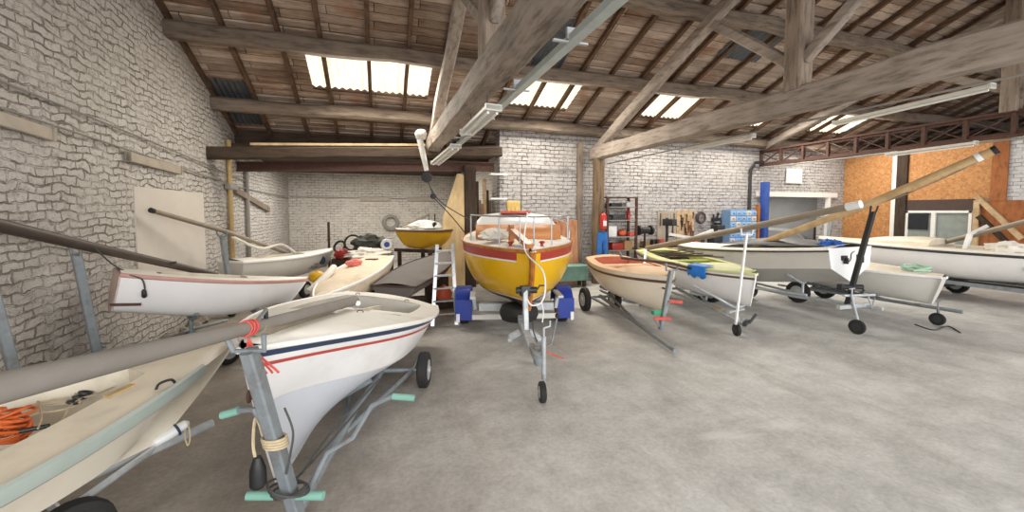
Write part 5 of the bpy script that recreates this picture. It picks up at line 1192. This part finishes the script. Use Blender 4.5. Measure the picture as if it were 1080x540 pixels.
m = MB(); m.box((11.98, 9.8, 1.48), (.16, .22, 2.96), bev=.01); part(tlp, 'column', m, 'blue_post'); m = MB(); m.box((11.98, 9.75, .03), (.55, .5, .06)); part(tlp, 'base_plate', m, 'blue_post')
m = MB(); m.box((11.76, 9.85, 1.1), (.1, .1, 2.2)); part(tlp, 'slide_rail', m, 'varnish', label='rusty orange slide rail')
m = MB(); m.box((13.63, 10.07, 3.22), (.75, .03, .5), bev=.005); t_ = single('hanging_notice', 'blank white panel on the back wall above the store room opening', 'panel', m, 'plastic_white')
# inside the store room
for i, (ua, va, ub, vb) in enumerate([(806, 241, 840, 243), (838, 243, 858, 258)]):
    a, b = at(ua, va, Y=11.2), at(ub, vb, Y=11.2); m = MB(); m.bar(a, b, .06, .1); single('hanging_white_bar', ['level white bar crossing the store room opening', 'white bar slanting down inside the store room opening'][i], 'bar', m, 'plastic_white')
m = MB(); c = at(863, 243, Y=10.6)
rows = []
for i in range(9):
    t = i/8; rows.append([(c.x+(.2+.04*t)*math.cos(a), c.y+.1*math.sin(a), c.z+.35-.9*t) for a in [2*PI*k/14 for k in range(14)]])
r = m.grid(rows, True); m.b.faces.new(r[0]); m.b.faces.new(r[-1]); single('hanging_jacket', 'dark red jacket hanging inside the store room opening', 'jacket', m, 'brown_dark')
m = MB(); a, b = at(870, 250, Y=9.7), at(884, 226, Y=9.7); m.bar((a.x, a.y, 0), (b.x, b.y+.2, b.z), .1, .1); single('leaning_prop', 'grey prop leaning by the right side of the store room opening', 'prop', m, 'steel_grey')
# rubble along the foot of the left wall
m = MB()
for i in range(60):
    y = random.uniform(5.2, 8.5); x = -3.16+abs(random.gauss(0, .12)); r = random.uniform(.03, .1)
    m.blob((x, y, r*.6), (r*1.3, r, r*.8), random.random()*3, i, .3, 2, 8)
o = m.build('rubble', 'rubble_grey'); o['kind'] = 'stuff'; o['label'] = 'loose rubble fallen along the foot of the left wall'
m = MB(); a, b = at(-4, 312, X=-3.1), at(28, 386, X=-3.0); m.bar((b.x, b.y, 0), a+(a-b)*.2, .09, .07, bev=.008); single('steel_prop', 'blue-grey steel prop leaning on the left wall at the left edge', 'prop', m, 'steel_grey')

# ================================================================== LIGHT, SKY, CAMERA
w = bpy.data.worlds.new('sky'); bpy.context.scene.world = w; w.use_nodes = True
bg = w.node_tree.nodes['Background']; bg.inputs[0].default_value = (.82, .9, 1, 1); bg.inputs[1].default_value = .6
def area(name, loc, rot, sx, sy, e, col=(1, 1, 1)):
    l = bpy.data.lights.new(name, 'AREA'); l.shape = 'RECTANGLE'; l.size = sx; l.size_y = sy; l.energy = e; l.color = col
    o = bpy.data.objects.new(name, l); C.objects.link(o); o.location = loc; o.rotation_euler = rot; return o
# daylight through the big doorway behind the camera
area('daylight_doorway', (5, -5.5, 3.6), (math.radians(92), 0, 0), 18, 4, 820, (1, .985, .96))
# daylight under each translucent sheet
for a, b in SKY:
    area('skylight_daylight', ((a+b)/2, 8.9, roofz(8.9)-.25), (math.radians(-22), 0, 0), b-a, .9, 75, (1, .95, .85))
area('recess_fill', (-.2, 13.2, 3.4), (0, 0, 0), 4, 3, 120, (1, .96, .9))  # added fill lamp to brighten the recess; its ceiling is closed, no opening
area('store_fill', (13.8, 12.6, 2.7), (0, 0, 0), 2, 2, 45, (1, .98, .95))  # added fill lamp to lift the store room, which has no window
cam = bpy.data.cameras.new('camera'); co = bpy.data.objects.new('camera', cam); C.objects.link(co)
cam.sensor_width = 36; cam.lens = FPX/1080*36; cam.shift_y = -25/1080; cam.clip_start = .05; cam.clip_end = 200
co.location = (0, 0, CAMH); co.rotation_euler = (math.radians(90)-PITCH, 0, -YAW)
sc = bpy.context.scene; sc.camera = co
sc.view_settings.view_transform = 'Standard'; sc.view_settings.look = 'None'; sc.view_settings.gamma = 1; sc.view_settings.exposure = 1.02
try: sc.view_settings.use_curve_mapping = False
except Exception: pass
